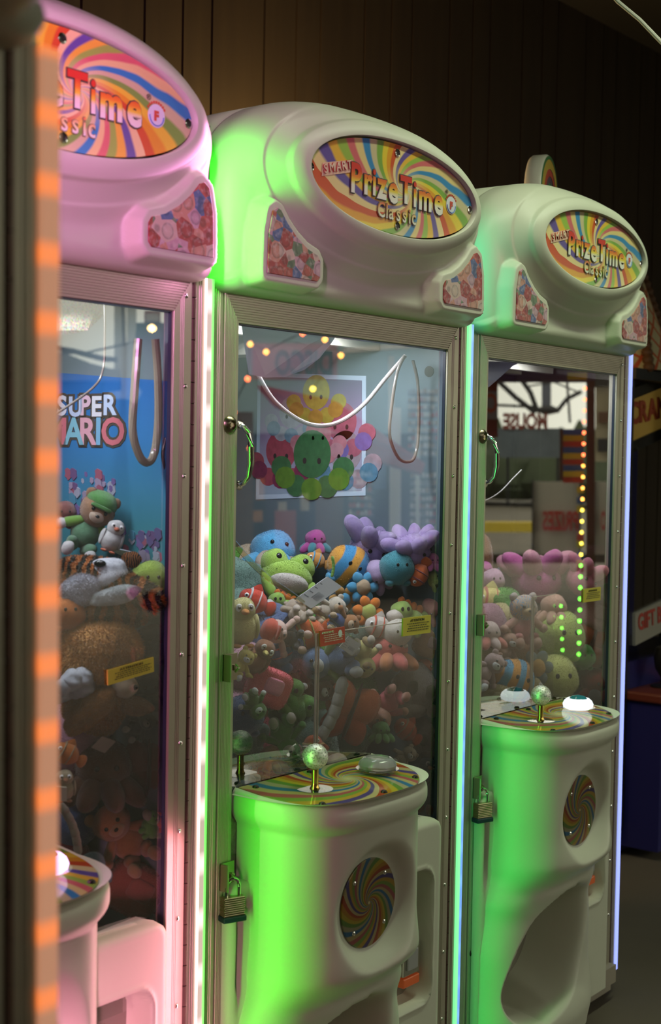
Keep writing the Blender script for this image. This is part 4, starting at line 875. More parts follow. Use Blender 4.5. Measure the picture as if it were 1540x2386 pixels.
T2 = [
 (868, 1270, 84, .95, 'octopus', 'dusky purple plush octopus with raised arms, left of the two', LIL, None, (10, 15, 0), dict(up=True)),
 (958, 1278, 74, .9, 'octopus', 'lilac plush octopus with raised arms at the window edge of the pile', (.38, .28, .52), None, (0, -20, 40), dict(up=True)),
 (735, 1262, 40, .95, 'octopus', 'small magenta plush octopus behind the grey and lilac ones', MAG, TEAL, (0, 0, 0), dict()),
 (880, 1335, 48, .7, 'octopus', 'pale lilac plush octopus arm bundle above the orange flower', (.42, .32, .50), None, (60, 0, 0), dict()),
 (635, 1295, 86, .9, 'octopus', 'large taupe plush octopus with a sky blue head at the pile top left', SKY, TAUPE, (-20, 10, 0), dict(n=8, up=False)),
 (575, 1318, 55, .9, 'ball', 'beige plush ball resting behind the left door stile', (.40, .32, .22), None, (0, 0, 0), dict()),
 (668, 1345, 78, .55, 'frog', 'lime green plush frog with two big eye bumps and pale chin', LIME, (.55, .52, .46), (-25, 12, 0), dict()),
 (775, 1320, 22, .4, 'tail', 'short green plush finger poking up beside the price tag', (.22, .42, .08), None, (0, 0, 0), dict()),
 (812, 1318, 54, .7, 'ball', 'orange and blue panelled plush ball', PANELS, SKY, (10, 30, 0), dict()),
 (735, 1305, 34, .8, 'fish', 'little orange and light blue plush fish', (.60, .30, .08), SKY, (0, 20, 0), dict()),
 (925, 1322, 44, .55, 'ball', 'dark teal plush ball creature', TEAL, None, (0, 0, 0), dict()),
 (975, 1340, 40, .5, 'fish', 'bright orange red plush fish with raised tail', (.62, .14, .04), (.30, .08, .10), (0, -60, 0), dict()),
 (1008, 1310, 30, .5, 'octopus', 'small magenta pink plush octopus by the hinge side', (.52, .14, .34), None, (0, 0, 0), dict()),
 (1018, 1355, 30, .3, 'frog', 'pale green plush frog peeking at the right gasket', (.40, .48, .16), (.1, .1, .05), (0, 0, 30), dict()),
 (845, 1368, 40, .6, 'flower', 'sky blue plush flower with tan petals', SKY, TAN, (0, 0, 0), dict()),
 (800, 1395, 36, .6, 'flower', 'orange plush flower with a blue centre', (.58, .32, .10), SKY, (20, 0, 0), dict()),
 (590, 1400, 50, .35, 'fish', 'red and white banded plush clown fish', (.58, .07, .04), (.66, .62, .62), (0, 25, 0), dict()),
 (563, 1450, 62, .05, 'bird', 'large pale yellow plush bird with orange thread at the left glass edge', (.52, .48, .20), (.6, .25, .05), (0, 0, 0), dict()),
 (655, 1412, 46, .45, 'dino', 'green plush dinosaur with white snout below the frog', (.26, .44, .08), W_, (0, 0, 0), dict()),
 (690, 1430, 50, .3, 'bear', 'taupe plush bear lying on its back in the pile', TAUPE, (.5, .42, .36), (-70, 20, 0), dict()),
 (765, 1420, 46, .35, 'bear', 'white and tan plush bear behind the large price tag', (.50, .44, .36), TAN, (0, 70, 0), dict()),
 (798, 1450, 44, .15, 'bear', 'brown plush bear with a dark blue body', (.28, .12, .04), TAN, (0, 100, 0), dict(shirt=(.05, .10, .28))),
 (858, 1425, 40, .5, 'flower', 'orange plush flower with yellow green centre', (.74, .22, .03), (.45, .50, .12), (0, 10, 0), dict()),
 (945, 1440, 58, .4, 'dino', 'lime plush dinosaur with round orange back spikes', (.34, .50, .12), (.62, .56, .48), (0, 0, 10), dict()),
 (880, 1460, 44, .35, 'fish', 'white and red plush fish below the orange flower', (.62, .56, .50), (.58, .10, .05), (0, 15, 0), dict()),
 (925, 1475, 36, .2, 'ball', 'plain off-white plush ball beside the yellow notice', (.56, .52, .44), None, (0, 0, 0), dict()),
 (1005, 1420, 40, .4, 'octopus', 'salmon pink plush octopus near the hinge side', (.60, .28, .26), (.45, .38, .36), (40, 0, 0), dict()),
 (660, 1478, 58, .15, 'bear', 'plush bear with plain red cap and pale muzzle', (.58, .40, .34), (.55, .38, .32), (20, -70, 0), dict(cap=(.46, .07, .04), shirt=(.05, .05, .05), ears=False)),
 (715, 1478, 62, .25, 'fish', 'olive and orange plush fish above the blue bear', (.55, .10, .02), (.38, .34, .06), (0, -15, 0), dict()),
 (600, 1530, 50, .1, 'bird', 'brown plush owl with large white eyes', (.22, .09, .04), YEL, (10, 40, 0), dict()),
 (562, 1545, 40, .05, 'bear', 'yellow plush bear pressed into the left corner', (.55, .46, .12), None, (0, 40, 0), dict()),
 (655, 1520, 44, .2, 'fish', 'blue and red plush fish', BLU, (.55, .06, .04), (0, 70, 0), dict()),
 (770, 1540, 78, .1, 'bear', 'blue plush bear with green sleeves and white paws lying sideways', (.10, .17, .30), (.42, .42, .40), (-20, -100, 0), dict(sleeve=(.12, .20, .04), glove=(.50, .52, .50), ears=False)),
 (845, 1530, 54, .12, 'bear', 'pale yellow plush bear with brown head', (.48, .44, .16), (.3, .2, .08), (0, 170, 0), dict(glove=(.50, .46, .38), ears=False, legs=(.30, .22, .10))),
 (910, 1520, 66, .15, 'octopus', 'coral pink plush octopus right of the price card', (.58, .14, .12), (.52, .20, .08), (-10, 0, 0), dict()),
 (1000, 1500, 46, .15, 'pillow', 'tan plush pillow under the yellow notice', (.40, .24, .12), (.5, .35, .3), (0, 20, 0), dict()),
 (1005, 1560, 58, .1, 'octopus', 'rust red plush octopus by the right gasket', (.50, .10, .04), None, (0, 0, 0), dict()),
 (965, 1608, 72, .05, 'ghost', 'large grey spook plush with dark eye patches', GREY, (.13, .12, .06), (0, 14, 0), dict()),
 (992, 1720, 58, .05, 'ghost', 'lower grey spook plush with dark eye patches', (.33, .30, .25), (.12, .11, .05), (0, -10, 0), dict()),
 (625, 1600, 64, .08, 'pillow', 'pink and red plush pillow near the left stile', (.60, .10, .12), (.66, .22, .32), (0, 20, 0), dict()),
 (592, 1640, 42, .02, 'bear', 'dark green plush bear with white paws', (.07, .15, .03), (.4, .4, .38), (0, 150, 0), dict(glove=(.46, .46, .44), ears=False)),
 (680, 1640, 62, .08, 'frog', 'shaggy dark green plush frog', (.06, .18, .02), (.10, .2, .03), (10, 50, 0), dict()),
 (735, 1610, 48, .25, 'bear', 'dark brown plush bear behind the chute edge', (.13, .05, .02), None, (0, 90, 0), dict()),
 (660, 1720, 66, .05, 'bear', 'plush bear with plain dark green cap, upside down', (.05, .15, .02), (.3, .26, .2), (0, 165, 0), dict(cap=(.05, .15, .02), ears=False)),
 (568, 1665, 52, .08, 'ball', 'dark blue plush ball under the pink pillow', (.03, .07, .15), None, (0, 0, 0), dict()),
 (768, 1665, 84, .02, 'tail', 'long grey white plush snake curving down the chute side', (.36, .35, .30), None, (0, 24, 0), dict()),
 (815, 1655, 80, .08, 'heart', 'orange red plush butterfly with dark seams', (.52, .12, .03), (.48, .10, .03), (0, 20, 0), dict()),
 (895, 1650, 62, .05, 'bear', 'pink suited plush bear with peach face, lying head up', (.62, .34, .24), (.55, .30, .22), (0, -150, 0), dict(shirt=(.56, .12, .14), sleeve=(.52, .10, .12), ears=False)),
 (945, 1700, 42, .08, 'fish', 'small red orange plush fish under the pink bear', (.50, .10, .04), (.45, .3, .2), (0, 40, 0), dict()),
 (888, 1705, 34, .06, 'octopus', 'small grass green plush octopus', (.10, .26, .06), None, (0, 0, 0), dict()),
 (730, 1745, 46, .08, 'fish', 'orange plush fish with a pointed fin behind the crystal ball', (.46, .10, .03), (.38, .2, .06), (0, 90, 0), dict()),
 (785, 1782, 30, .03, 'ball', 'small stone grey plush ball behind the control panel', (.30, .27, .20), None, (0, 0, 0), dict()),
 (632, 1768, 44, .1, 'octopus', 'dark brown plush octopus above the control panel', (.20, .08, .03), None, (0, 0, 0), dict()),
 (580, 1825, 34, .02, 'sheep', 'little grey plush lamb beside the control panel', (.22, .24, .22), (.3, .3, .3), (0, 0, 0), dict()),
 (563, 1790, 40, .1, 'ball', 'near black plush ball with shiny eyes low at the left', (.02, .025, .02), None, (0, 0, 40), dict()),
 (940, 1765, 36, .03, 'bear', 'bone coloured small plush bear low on the right', (.34, .28, .20), None, (0, 60, 0), dict()),
 (985, 1800, 40, .03, 'bird', 'slate blue plush bird low on the right', (.13, .17, .20), (.42, .15, .05), (0, 30, 0), dict()),
 (1010, 1860, 46, .05, 'octopus', 'dull orange plush octopus low beside the pedestal', (.30, .10, .04), None, (0, 0, 0), dict()),
 (560, 1880, 34, .06, 'ball', 'dark red plush ball beside the pedestal rim', (.22, .04, .03), None, (0, 0, 0), dict()),
]
T1 = [
 (210, 1222, 84, .75, 'bear', 'brown eared plush bear with plain green cap and green sleeves', (.26, .15, .08), (.46, .36, .26), (10, 25, 0), dict(cap=(.08, .24, .06), shirt=(.10, .22, .12), sleeve=(.14, .30, .05), glove=(.50, .50, .48))),
 (262, 1250, 42, .6, 'bird', 'small orange and white plush stork standing in the pile', (.50, .50, .48), (.55, .13, .05), (0, 20, 0), dict()),
 (150, 1200, 46, .8, 'octopus', 'dark red brown plush octopus behind the green capped bear', (.16, .06, .05), None, (0, 0, 0), dict()),
 (350, 1352, 50, .6, 'ball', 'lime plush ball beside the striped toy', (.30, .42, .07), None, (0, 0, 0), dict()),
 (368, 1400, 40, .5, 'octopus', 'teal plush octopus at the hinge side', (.03, .16, .18), None, (0, 0, 0), dict()),
 (160, 1425, 46, .25, 'ball', 'rust orange plush ball under the striped toy', (.42, .13, .03), None, (0, 0, 0), dict()),
 (165, 1600, 66, .05, 'sheep', 'pale grey white plush lamb at the left of the door', (.46, .48, .52), (.4, .42, .45), (0, 0, 0), dict()),
 (355, 1500, 50, .4, 'ball', 'dark blue plush ball beside the brown dog', (.03, .11, .19), None, (0, 0, 0), dict()),
 (345, 1610, 62, .3, 'octopus', 'dark teal plush octopus below the notice', (.03, .09, .09), None, (0, 0, 0), dict()),
 (325, 1690, 44, .2, 'bear', 'slate plush bear with pale paws', (.06, .08, .08), (.25, .24, .2), (0, 60, 0), dict()),
 (155, 1755, 44, .05, 'fish', 'orange plush fish low behind the strip light', (.50, .15, .03), (.30, .2, .1), (0, 30, 0), dict()),
 (240, 1800, 110, .2, 'octopus', 'big dark brown plush octopus in the lower pile', (.10, .04, .02), None, (0, 0, 0), dict()),
 (345, 1780, 70, .15, 'heart', 'dark maroon plush butterfly in the lower pile', (.13, .03, .02), None, (0, 0, 0), dict()),
 (350, 1920, 40, .05, 'dino', 'bright green plush dinosaur low at the hinge side', (.12, .36, .06), (.3, .3, .2), (0, 60, 0), dict()),
 (285, 1945, 92, .12, 'bear', 'tan brown plush bear low in the pile', (.26, .12, .04), (.36, .22, .1), (0, -40, 0), dict()),
 (165, 1930, 60, .1, 'tail', 'pale grey plush snake low in the pile', (.26, .23, .17), None, (0, -20, 0), dict()),
 (215, 2020, 50, .05, 'octopus', 'dark blue green plush octopus behind the control panel', (.04, .09, .10), None, (0, 0, 0), dict()),
 (310, 2070, 86, .06, 'pillow', 'maroon plush pillow at the bottom of the pile', (.20, .06, .04), (.24, .09, .06), (0, 30, 0), dict()),
 (150, 1830, 40, .05, 'bird', 'cream plush bird low at the left', (.36, .28, .17), (.3, .1, .03), (0, 0, 0), dict()),
]
T3 = [
 (1250, 1342, 92, .75, 'octopus', 'big magenta plush octopus with raised arms on top of the pile', (.52, .12, .32), (.60, .26, .34), (-10, 0, 0), dict(up=True)),
 (1362, 1345, 66, .6, 'octopus', 'rose plush octopus with one arm up near the hinge side', (.56, .18, .26), None, (0, 25, 0), dict(up=True)),
 (1128, 1332, 34, .7, 'octopus', 'small violet pink plush octopus at the left stile', (.48, .12, .30), (.62, .36, .1), (0, 0, 0), dict()),
 (1148, 1352, 30, .6, 'ball', 'mauve plush ball at the left stile', (.46, .28, .36), None, (0, 0, 0), dict()),
 (1140, 1400, 56, .5, 'fish', 'yellow and coral plush fish', (.60, .52, .18), (.62, .22, .12), (0, 10, 0), dict()),
 (1160, 1450, 50, .45, 'ball', 'pale olive plush ball', (.44, .38, .18), None, (0, 0, 0), dict()),
 (1218, 1445, 66, .15, 'bear', 'sprinkle patterned tan plush bear with pink suit', SPRINK, (.55, .40, .22), (0, 0, 0), dict(shirt=(.60, .24, .24), sleeve=(.56, .30, .24), glove=(.55, .34, .26))),
 (1290, 1420, 50, .4, 'octopus', 'peach plush octopus behind the chute panel', (.58, .34, .24), None, (0, 0, 0), dict()),
 (1385, 1430, 56, .3, 'pillow', 'dusty rose plush pillow near the hinge side', (.46, .26, .22), (.50, .30, .26), (0, 20, 0), dict()),
 (1305, 1480, 62, .2, 'ball', 'large lime plush ball in the middle of the pile', (.40, .50, .12), None, (0, 0, 0), dict()),
 (1375, 1490, 66, .25, 'heart', 'brick red plush butterfly behind the bulbs', (.42, .09, .03), None, (0, 15, 0), dict()),
 (1290, 1580, 62, .08, 'ball', 'lower pale lime plush ball with green eye', (.44, .46, .14), (.2, .3, .06), (0, 0, 0), dict()),
 (1358, 1530, 32, .3, 'ball', 'dark green plush ball beside the bulbs', (.04, .20, .03), None, (0, 0, 0), dict()),
 (1195, 1585, 56, .1, 'ball', 'orange plush ball with blue patches', WOVEN, ORG, (0, 20, 0), dict()),
 (1250, 1555, 44, .15, 'flower', 'orange plush flower with grey blue petals', (.16, .22, .26), (.60, .30, .06), (0, 0, 0), dict()),
 (1138, 1480, 46, .2, 'octopus', 'white and coral plush octopus beside the green latch', (.52, .40, .36), (.54, .18, .14), (0, 0, 0), dict()),
 (1180, 1510, 42, .25, 'bear', 'brown pink plush bear behind the sprinkle bear', (.42, .24, .17), None, (0, 30, 0), dict()),
 (1135, 1560, 50, .1, 'bear', 'grey pink plush bear at the lower left of the door', (.40, .28, .26), None, (0, 50, 0), dict()),
 (1150, 1630, 52, .1, 'pillow', 'olive plush pillow at the lower left of the door', (.26, .22, .10), (.3, .26, .14), (0, 10, 0), dict()),
 (1390, 1600, 60, .1, 'octopus', 'dark red plush octopus low at the hinge side', (.26, .04, .02), (.12, .12, .12), (0, 0, 0), dict()),
 (1240, 1620, 44, .08, 'bird', 'tan plush bird behind the crystal ball', (.36, .30, .14), None, (0, 0, 0), dict()),
]
for m, TT in ((2, T2), (1, T1), (3, T3)):
    for (x, y, r_, f, kind, label, c, c2, rot, kw) in TT: plush(m, x, y, r_, f, kind, label, c, c2, rot, None, **kw)

# furry striped toy and brown dog in the pink machine
def furry(m, x, y, f):
    P, kk = inside(m, x, y, f); s = kk/FPX
    r = empty('plush_tiger', P); r.scale = (100*s,)*3; r.rotation_euler = (0, 0, -.9)
    part(r, 'body', 'fur', (0, .1, -.2), (1.25, .8, .62), TIGER); part(r, 'head', 'fur', (-.25, -.1, .35), (.9, .6, .48), TIGER, (0, .15, 0))
    part(r, 'muzzle', 'lump', (.05, -.38, .42), (.52, .34, .36), (.56, .58, .62), (0, rad(-20), 0)); part(r, 'cheek', 'fur', (-.50, -.52, .08), (.50, .32, .40), (.52, .54, .60), (0, rad(-30), 0))
    part(r, 'paw', 'fur', (.30, -.72, -.02), (.55, .2, .20), (.58, .62, .62), (0, rad(-14), 0)); part(r, 'paw', 'ball', (-1.0, -.3, -.55), (.32, .32, .28), (.40, .12, .03))
    part(r, 'ear', 'fur', (.55, .1, .75), (.22, .14, .18), TIGER); part(r, 'nose', 'bead', (-.05, -.66, .70), (.14, .07, .08), EYEB)
    tag(r, 'furry orange and black striped plush tiger with pale muzzle, lying across the pile', 'plush toy')
furry(1, 248, 1378, .22)
P, kk = inside(1, 232, 1525, .14); s = kk/FPX
r = empty('plush_dog', P); r.scale = (92*s,)*3; r.rotation_euler = (0, 0, -.7); BR1 = (.58, .30, .09)
part(r, 'head', 'fur', (0, 0, .1), (.98, .8, .92), BR1); part(r, 'ear', 'fur', (.42, -.55, .05), (.42, .22, .62), (.36, .16, .04), (0, rad(-8), 0)); part(r, 'ear', 'fur', (-.8, .1, .1), (.25, .3, .6), (.36, .18, .06))
part(r, 'muzzle', 'ball', (.62, -.45, -.75), (.34, .3, .28), (.42, .32, .22)); part(r, 'nose', 'bead', (.85, -.62, -.75), (.09, .08, .08), EYEB)
part(r, 'body', 'fur', (-.1, .2, -1.2), (.8, .7, .8), (.34, .16, .05)); part(r, 'leg', 'fur', (-.25, -.55, -1.35), (.75, .30, .32), (.36, .17, .05), (0, rad(-42), 0)); part(r, 'leg', 'fur', (.7, -.1, -1.25), (.62, .26, .24), (.32, .17, .08), (0, rad(12), 0))
tag(r, 'large shaggy brown plush dog with a darker drooping ear behind the yellow notice', 'plush toy')

# toys deeper in the piles
rnd = random.Random(11)
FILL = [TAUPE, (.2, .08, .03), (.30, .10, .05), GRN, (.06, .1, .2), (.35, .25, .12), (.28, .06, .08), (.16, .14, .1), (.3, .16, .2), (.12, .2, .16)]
LM = Matrix.Translation
for m, top in ((1, 1.10), (2, 1.20), (3, 1.16)):
    ox, oy, a = OFFS[m]; n = 0
    for iz in range(6):
        for iu in range(4):
            for iv in range(3):
                h = .72+iz*.11
                if h > top-(.06 if iv == 0 else 0): continue
                u = -.10+iu*.135+rnd.uniform(-.03, .03); v = -.25-iv*.16+rnd.uniform(-.03, .03)
                if u < .05 and v < -.35: continue
                if v < -.5 and u < .18 and h < top-.15: continue
                o = empty('plush_toy', (ox+u*cos(a)+v*sin(a), oy+u*sin(a)-v*cos(a), h+rnd.uniform(-.02, .02)))
                R = .082+rnd.random()*.02; o.scale = (R,)*3; o.rotation_euler = (rnd.random()*6, rnd.random()*6, rnd.random()*6); c = rnd.choice(FILL)
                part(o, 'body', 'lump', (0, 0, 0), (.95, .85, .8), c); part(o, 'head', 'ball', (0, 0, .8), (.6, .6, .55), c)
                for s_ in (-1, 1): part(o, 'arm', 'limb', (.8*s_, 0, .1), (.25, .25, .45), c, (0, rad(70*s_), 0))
                nm = {1: 'pink lit', 2: 'middle', 3: 'right-hand'}[m]
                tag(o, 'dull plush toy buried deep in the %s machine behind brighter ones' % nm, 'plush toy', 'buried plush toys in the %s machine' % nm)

# ------------------------------------------------------------------ inside walls, prints, cables, lamps
def wpt(m, u, v, h):
    ox, oy, a = OFFS[m]; return Vector((ox+u*cos(a)+v*sin(a), oy+u*sin(a)-v*cos(a), h))
INGREY = pbr('inner_panel_grey', (.12, .165, .18), .35)
b = MB(); b.box(.386, .394, .014, .66, .60, 1.74, 0); b.lathe([(.012, -.002), (.012, .001), (.001, .001)], 20, 'x', (.386, .068, 1.646), 1); b.build('side_panel', [INGREY, DARKM], M[2])
b = MB(); b.box(.386, .394, .014, .66, .60, 1.74); b.build('side_panel', INGREY, M[1])
b = MB(); b.box(.388, .392, .014, .66, .60, 1.74); b.build('side_window', SIDEGLASS, M[3])
for k in (1, 2, 3):
    b = MB(); b.box(-.36, .38, .655, .665, .6, 1.74); b.build('rear_panel', pbr('rear_dark', (.10, .10, .11), .3), M[k])
# photo print on the right panel of the middle machine
pr = empty('photo_print', M[2].location+Vector((0, 0, 0))); tag(pr, 'photo print of colourful plush octopuses taped inside the middle machine', 'poster')
b = MB(); PX = .3845
def wpoly(b, pts, x0, x1, mi=0):   # polygon in (v,h) on a plane of constant u
    n = len(pts); b.add([(x0, -v, h) for v, h in pts]+[(x1, -v, h) for v, h in pts], [tuple(range(n)), tuple(range(2*n-1, n-1, -1))]+[(i, i+n, (i+1) % n+n, (i+1) % n) for i in range(n)], mi)
wpoly(b, [(-.569, 1.656), (-.241, 1.640), (-.236, 1.370), (-.568, 1.350)], PX, PX+.0006, 0)
wpoly(b, [(-.558, 1.646), (-.252, 1.630), (-.247, 1.380), (-.557, 1.362)], PX-.0003, PX, 1)
b.build('paper', [pbr('print_border', (.42, .52, .60), .4), axisramp('print_field', 'Z', [(0, (.26, .36, .42)), (.5, (.30, .22, .34)), (1, (.10, .11, .16))], lo=1.35, hi=1.66)], pr)
def printed(cx, cy, r_, c, parent, m=2, x=PX-.0006, n=7, body=None):
    """a many-armed creature printed flat: dome head and knobbly arms; cx, cy in photo pixels"""
    P_, d, nn, t, o = ray(m, cx, cy); k = (.385-(P_-o).dot(t))/d.dot(t); Q = P_+d*k; v0, h0 = (Q-o).dot(nn), Q.z
    s_ = r_*.00125; b = MB(); rr = random.Random(int(cx))
    wpoly(b, [(v0+1.25*s_*.72*cos(q), h0+s_*.35+s_*.9*sin(q)) for q in [2*pi*i/24 for i in range(24)]], x-.0002, x, 0)
    for i in range(n):
        a = pi+pi*i/(n-1); ax, ah = v0+1.2*s_*cos(a)*1.25, h0-.15*s_+s_*.8*sin(a)
        wpoly(b, [(ax+.5*s_*cos(q), ah+.42*s_*sin(q)) for q in [2*pi*j/14 for j in range(14)]], x-.0004-.0001*(i % 2), x, i % 2)
    for e in (-1, 1): wpoly(b, [(v0+e*.35*s_+.09*s_*cos(q), h0+.1*s_+.12*s_*sin(q)) for q in [2*pi*j/10 for j in range(10)]], x-.0009, x, 2)
    b.build('printed_toy', [pbr('ink%.2f%.2f%.2f' % c, tuple(q*.6 for q in c), .5, vary=.4, vscale=60), pbr('inkb%.2f%.2f%.2f' % (body or c), tuple(q*.6 for q in (body or c)), .5, vary=.4, vscale=60), pbr('ink_dark', (.03, .02, .02), .5)], parent)
for q in ((737, 930, 36, (.55, .48, .06), (.60, .36, .05)), (680, 975, 34, (.45, .45, .50), (.22, .34, .44)), (742, 1025, 34, (.62, .24, .28), (.60, .30, .34)), (795, 1000, 40, (.5, .14, .20), (.22, .16, .46)), (655, 1068, 42, (.48, .08, .12), (.28, .03, .10)), (805, 1070, 42, (.42, .34, .38), (.12, .28, .40)), (728, 1080, 50, (.06, .20, .07), (.14, .30, .03))):
    printed(q[0], q[1], q[2], q[3], pr, body=q[4], x=PX-.0004-.0005*((q[0]*7) % 5)/5-(.001 if q[0] == 728 else 0))
# blue poster in the pink machine
ps = empty('blue_poster', M[1].location.copy()); ps.rotation_euler = M[1].rotation_euler; tag(ps, 'blue game poster with chunky outlined lettering inside the pink lit machine', 'poster')
b = MB(); wpoly(b, [(-.60, 1.618), (-.046, 1.577), (-.046, 1.05), (-.60, 1.05)], PX, PX+.0006, 0)
b.build('paper', axisramp('poster_blue', 'Z', [(0, (.03, .13, .13)), (.45, (.045, .20, .24)), (.75, (.03, .16, .36)), (1, (.02, .11, .32))], lo=1.1, hi=1.6), ps)
rr = random.Random(8)
pcol = [(.55, .08, .06), (.07, .30, .50), (.55, .50, .12), (.12, .38, .10), (.60, .55, .50)]
def ptext(ch, v_left, h, size, mat, outline):
    for off, mt, dx in ((.0060, outline, -.0008), (.0016, mat, -.0018)):
        text('poster_letter', ch, size, ps, mt, (PX+dx, -v_left, h), off=off, ext=.0003, plane='yz', sx=1.12)
for i, ch in enumerate('SUPER'): ptext(ch, -.322+.0300*i, 1.522-.002*(i % 2), .048, pbr('poster_pale_%d' % (i % 3), ((.55, .58, .60), (.40, .50, .62), (.55, .40, .45))[i % 3], .4), INK)
for i, ch in enumerate('MARIO'): ptext(ch, -.352+(0, .050, .088, .130, .146)[i], 1.470, .066, pbr('poster_mid_%d' % (i % 4), ((.48, .14, .16), (.18, .42, .48), (.55, .30, .34), (.16, .36, .50))[(0, 1, 2, 3, 1)[i]], .4), INK)
for i in range(90):
    v = -.30+rr.random()*.24; h = 1.33+rr.random()*.09*(1 if v < -.17 else .6)-(0 if v < -.17 else .06); s_ = .003+rr.random()*.007
    b = MB(); q = [(v+s_*(1+.3*sin(3*k))*cos(k*pi/6), h+s_*1.3*(1+.2*cos(5*k))*sin(k*pi/6)) for k in range(12)]
    wpoly(b, q, PX-.0004-.00003*i, PX); b.build('poster_dot', pbr('poster_blob_%d' % (i % 7), ((.14, .10, .24), (.26, .22, .30), (.26, .08, .12), (.10, .08, .18), (.28, .30, .36), (.06, .20, .28), (.12, .07, .16))[i % 7], .5), ps)

def cable(m, name, pts, r, mat, vs, label=None, parent=None):
    out = []
    for (x, y), v in zip(pts, vs):
        u, v_, h, k = onv(m, x, y, v); out.append(Vector((u, -v_, h)))
    # smooth
    res = []
    for i in range(len(out)-1):
        p0, p1, p2, p3 = out[max(0, i-1)], out[i], out[i+1], out[min(len(out)-1, i+2)]
        for k in range(8):
            t = k/8; res.append(.5*((2*p1)+(p2-p0)*t+(2*p0-5*p1+4*p2-p3)*t*t+(3*p1-p0-3*p2+p3)*t**3))
    res.append(out[-1]); b = MB(); b.tube(res, r, 10); return b.build(name, mat, M[m], smooth=True)
HOSE = pbr('grey_hose', (.30, .27, .25), .22, spec=.8); HOSED = pbr('dark_hose', (.16, .14, .12), .25, spec=.8)
cable(2, 'crane_cable', [(598, 868), (640, 935), (700, 980), (752, 992), (800, 978), (850, 940), (900, 880), (945, 828)], .0046, HOSE, [-.16]*5+[-.14, -.11, -.08])
cable(2, 'crane_cable', [(942, 830), (925, 870), (912, 950), (908, 1015), (925, 1062), (945, 1076), (965, 1066), (975, 1010), (974, 900), (962, 840)], .0035, HOSED, [-.07]*10)
cable(1, 'crane_cable', [(322, 790), (314, 900), (309, 1000), (322, 1055), (340, 1078), (358, 1060), (368, 990), (368, 880), (362, 790)], .007, pbr('bronze_hose', (.26, .22, .16), .2, spec=.8), [-.055]*9)
cable(1, 'crane_wire', [(243, 690), (244, 780), (240, 860), (215, 905), (130, 965)], .0022, HOSED, [-.15]*5)
cable(1, 'door_cable', [(386, 1020), (379, 1060), (386, 1095)], .003, DARKM, [-.05]*3)
cable(3, 'crane_wire', [(1095, 1168), (1130, 1166), (1165, 1146), (1195, 1115), (1215, 1095)], .0016, HOSE, [-.1]*5)
cable(2, 'reflected_streak', [(520, 1235), (600, 1325), (680, 1385), (760, 1440), (830, 1500)], .0055, glass('clear_tube', gain=2.5, tint=(.86, .84, .70)), [-.03]*5)  # tube built in place of a streak reflected in the door glass
# curled pale sheets hanging from the ceiling of the machines
def sheet(m, pts, v, mat, name='ceiling_sheet'):
    b = MB(); P3 = []
    for i, (x, y) in enumerate(pts):
        u, v_, h, k = onv(m, x, y, v); P3.append((u, -v_+.006*sin(i), h))
    n = len(P3); b.add(P3+[(a, c+.0012, d) for a, c, d in P3], [tuple(range(n)), tuple(range(2*n-1, n-1, -1))]+[(i, i+n, (i+1) % n+n, (i+1) % n) for i in range(n)]); return b.build(name, mat, M[m])
SH = pbr('pale_blue_sheet', (.30, .34, .46), .35); 
sheet(2, [(560, 735), (800, 765), (778, 798), (745, 835), (705, 862), (660, 878), (620, 880), (584, 872)], -.07, SH)
sheet(3, [(1090, 810), (1232, 838), (1200, 852), (1165, 880), (1135, 902), (1090, 915)], -.07, SH)
m, t, N, L = nt('holographic_film'); bs = N['Principled BSDF']; bs.inputs['Metallic'].default_value = .8; bs.inputs['Roughness'].default_value = .25
tc = N.new('ShaderNodeTexCoord'); v = N.new('ShaderNodeTexVoronoi'); v.inputs['Scale'].default_value = 300; L.new(tc.outputs['Object'], v.inputs['Vector']); hsv = N.new('ShaderNodeHueSaturation'); hsv.inputs['Saturation'].default_value = .5; hsv.inputs['Value'].default_value = 1.2
L.new(v.outputs['Color'], hsv.inputs['Color']); L.new(hsv.outputs[0], bs.inputs['Base Color'])
sheet(1, [(100, 650), (250, 668), (240, 740), (205, 770), (150, 780), (100, 770)], -.08, m, 'holographic_film')

# clear chute walls
def chute(m, x, y0, y1, v, w_, label):
    u, v_, h1, k = onv(m, x, y0, v); h0 = onv(m, x, y1, v)[2]
    b = MB(); b.box(u, u+w_, -v, -v+.004, h0, h1); b.box(u-.003, u+.003, -v-.002, -v+.005, h0, h1+.002); b.box(u, u+.004, -v, -v+.12, h0, h1); o = b.build('chute_wall', PLEXI, M[m])
    b = MB(); b.box(u-.002, u, -v-.003, -v+.001, h0, h1); b.box(u+.006, u+.0075, -v-.003, -v+.001, h0, h1); b.box(u, u+w_, -v-.0015, -v+.001, h1, h1+.0016); b.build('chute_edge', pbr('plexi_edge', (.55, .50, .38), .2), M[m])
chute(2, 737, 1478, 1830, -.022, .33, 0); chute(3, 1240, 1392, 1660, -.03, .12, 0)

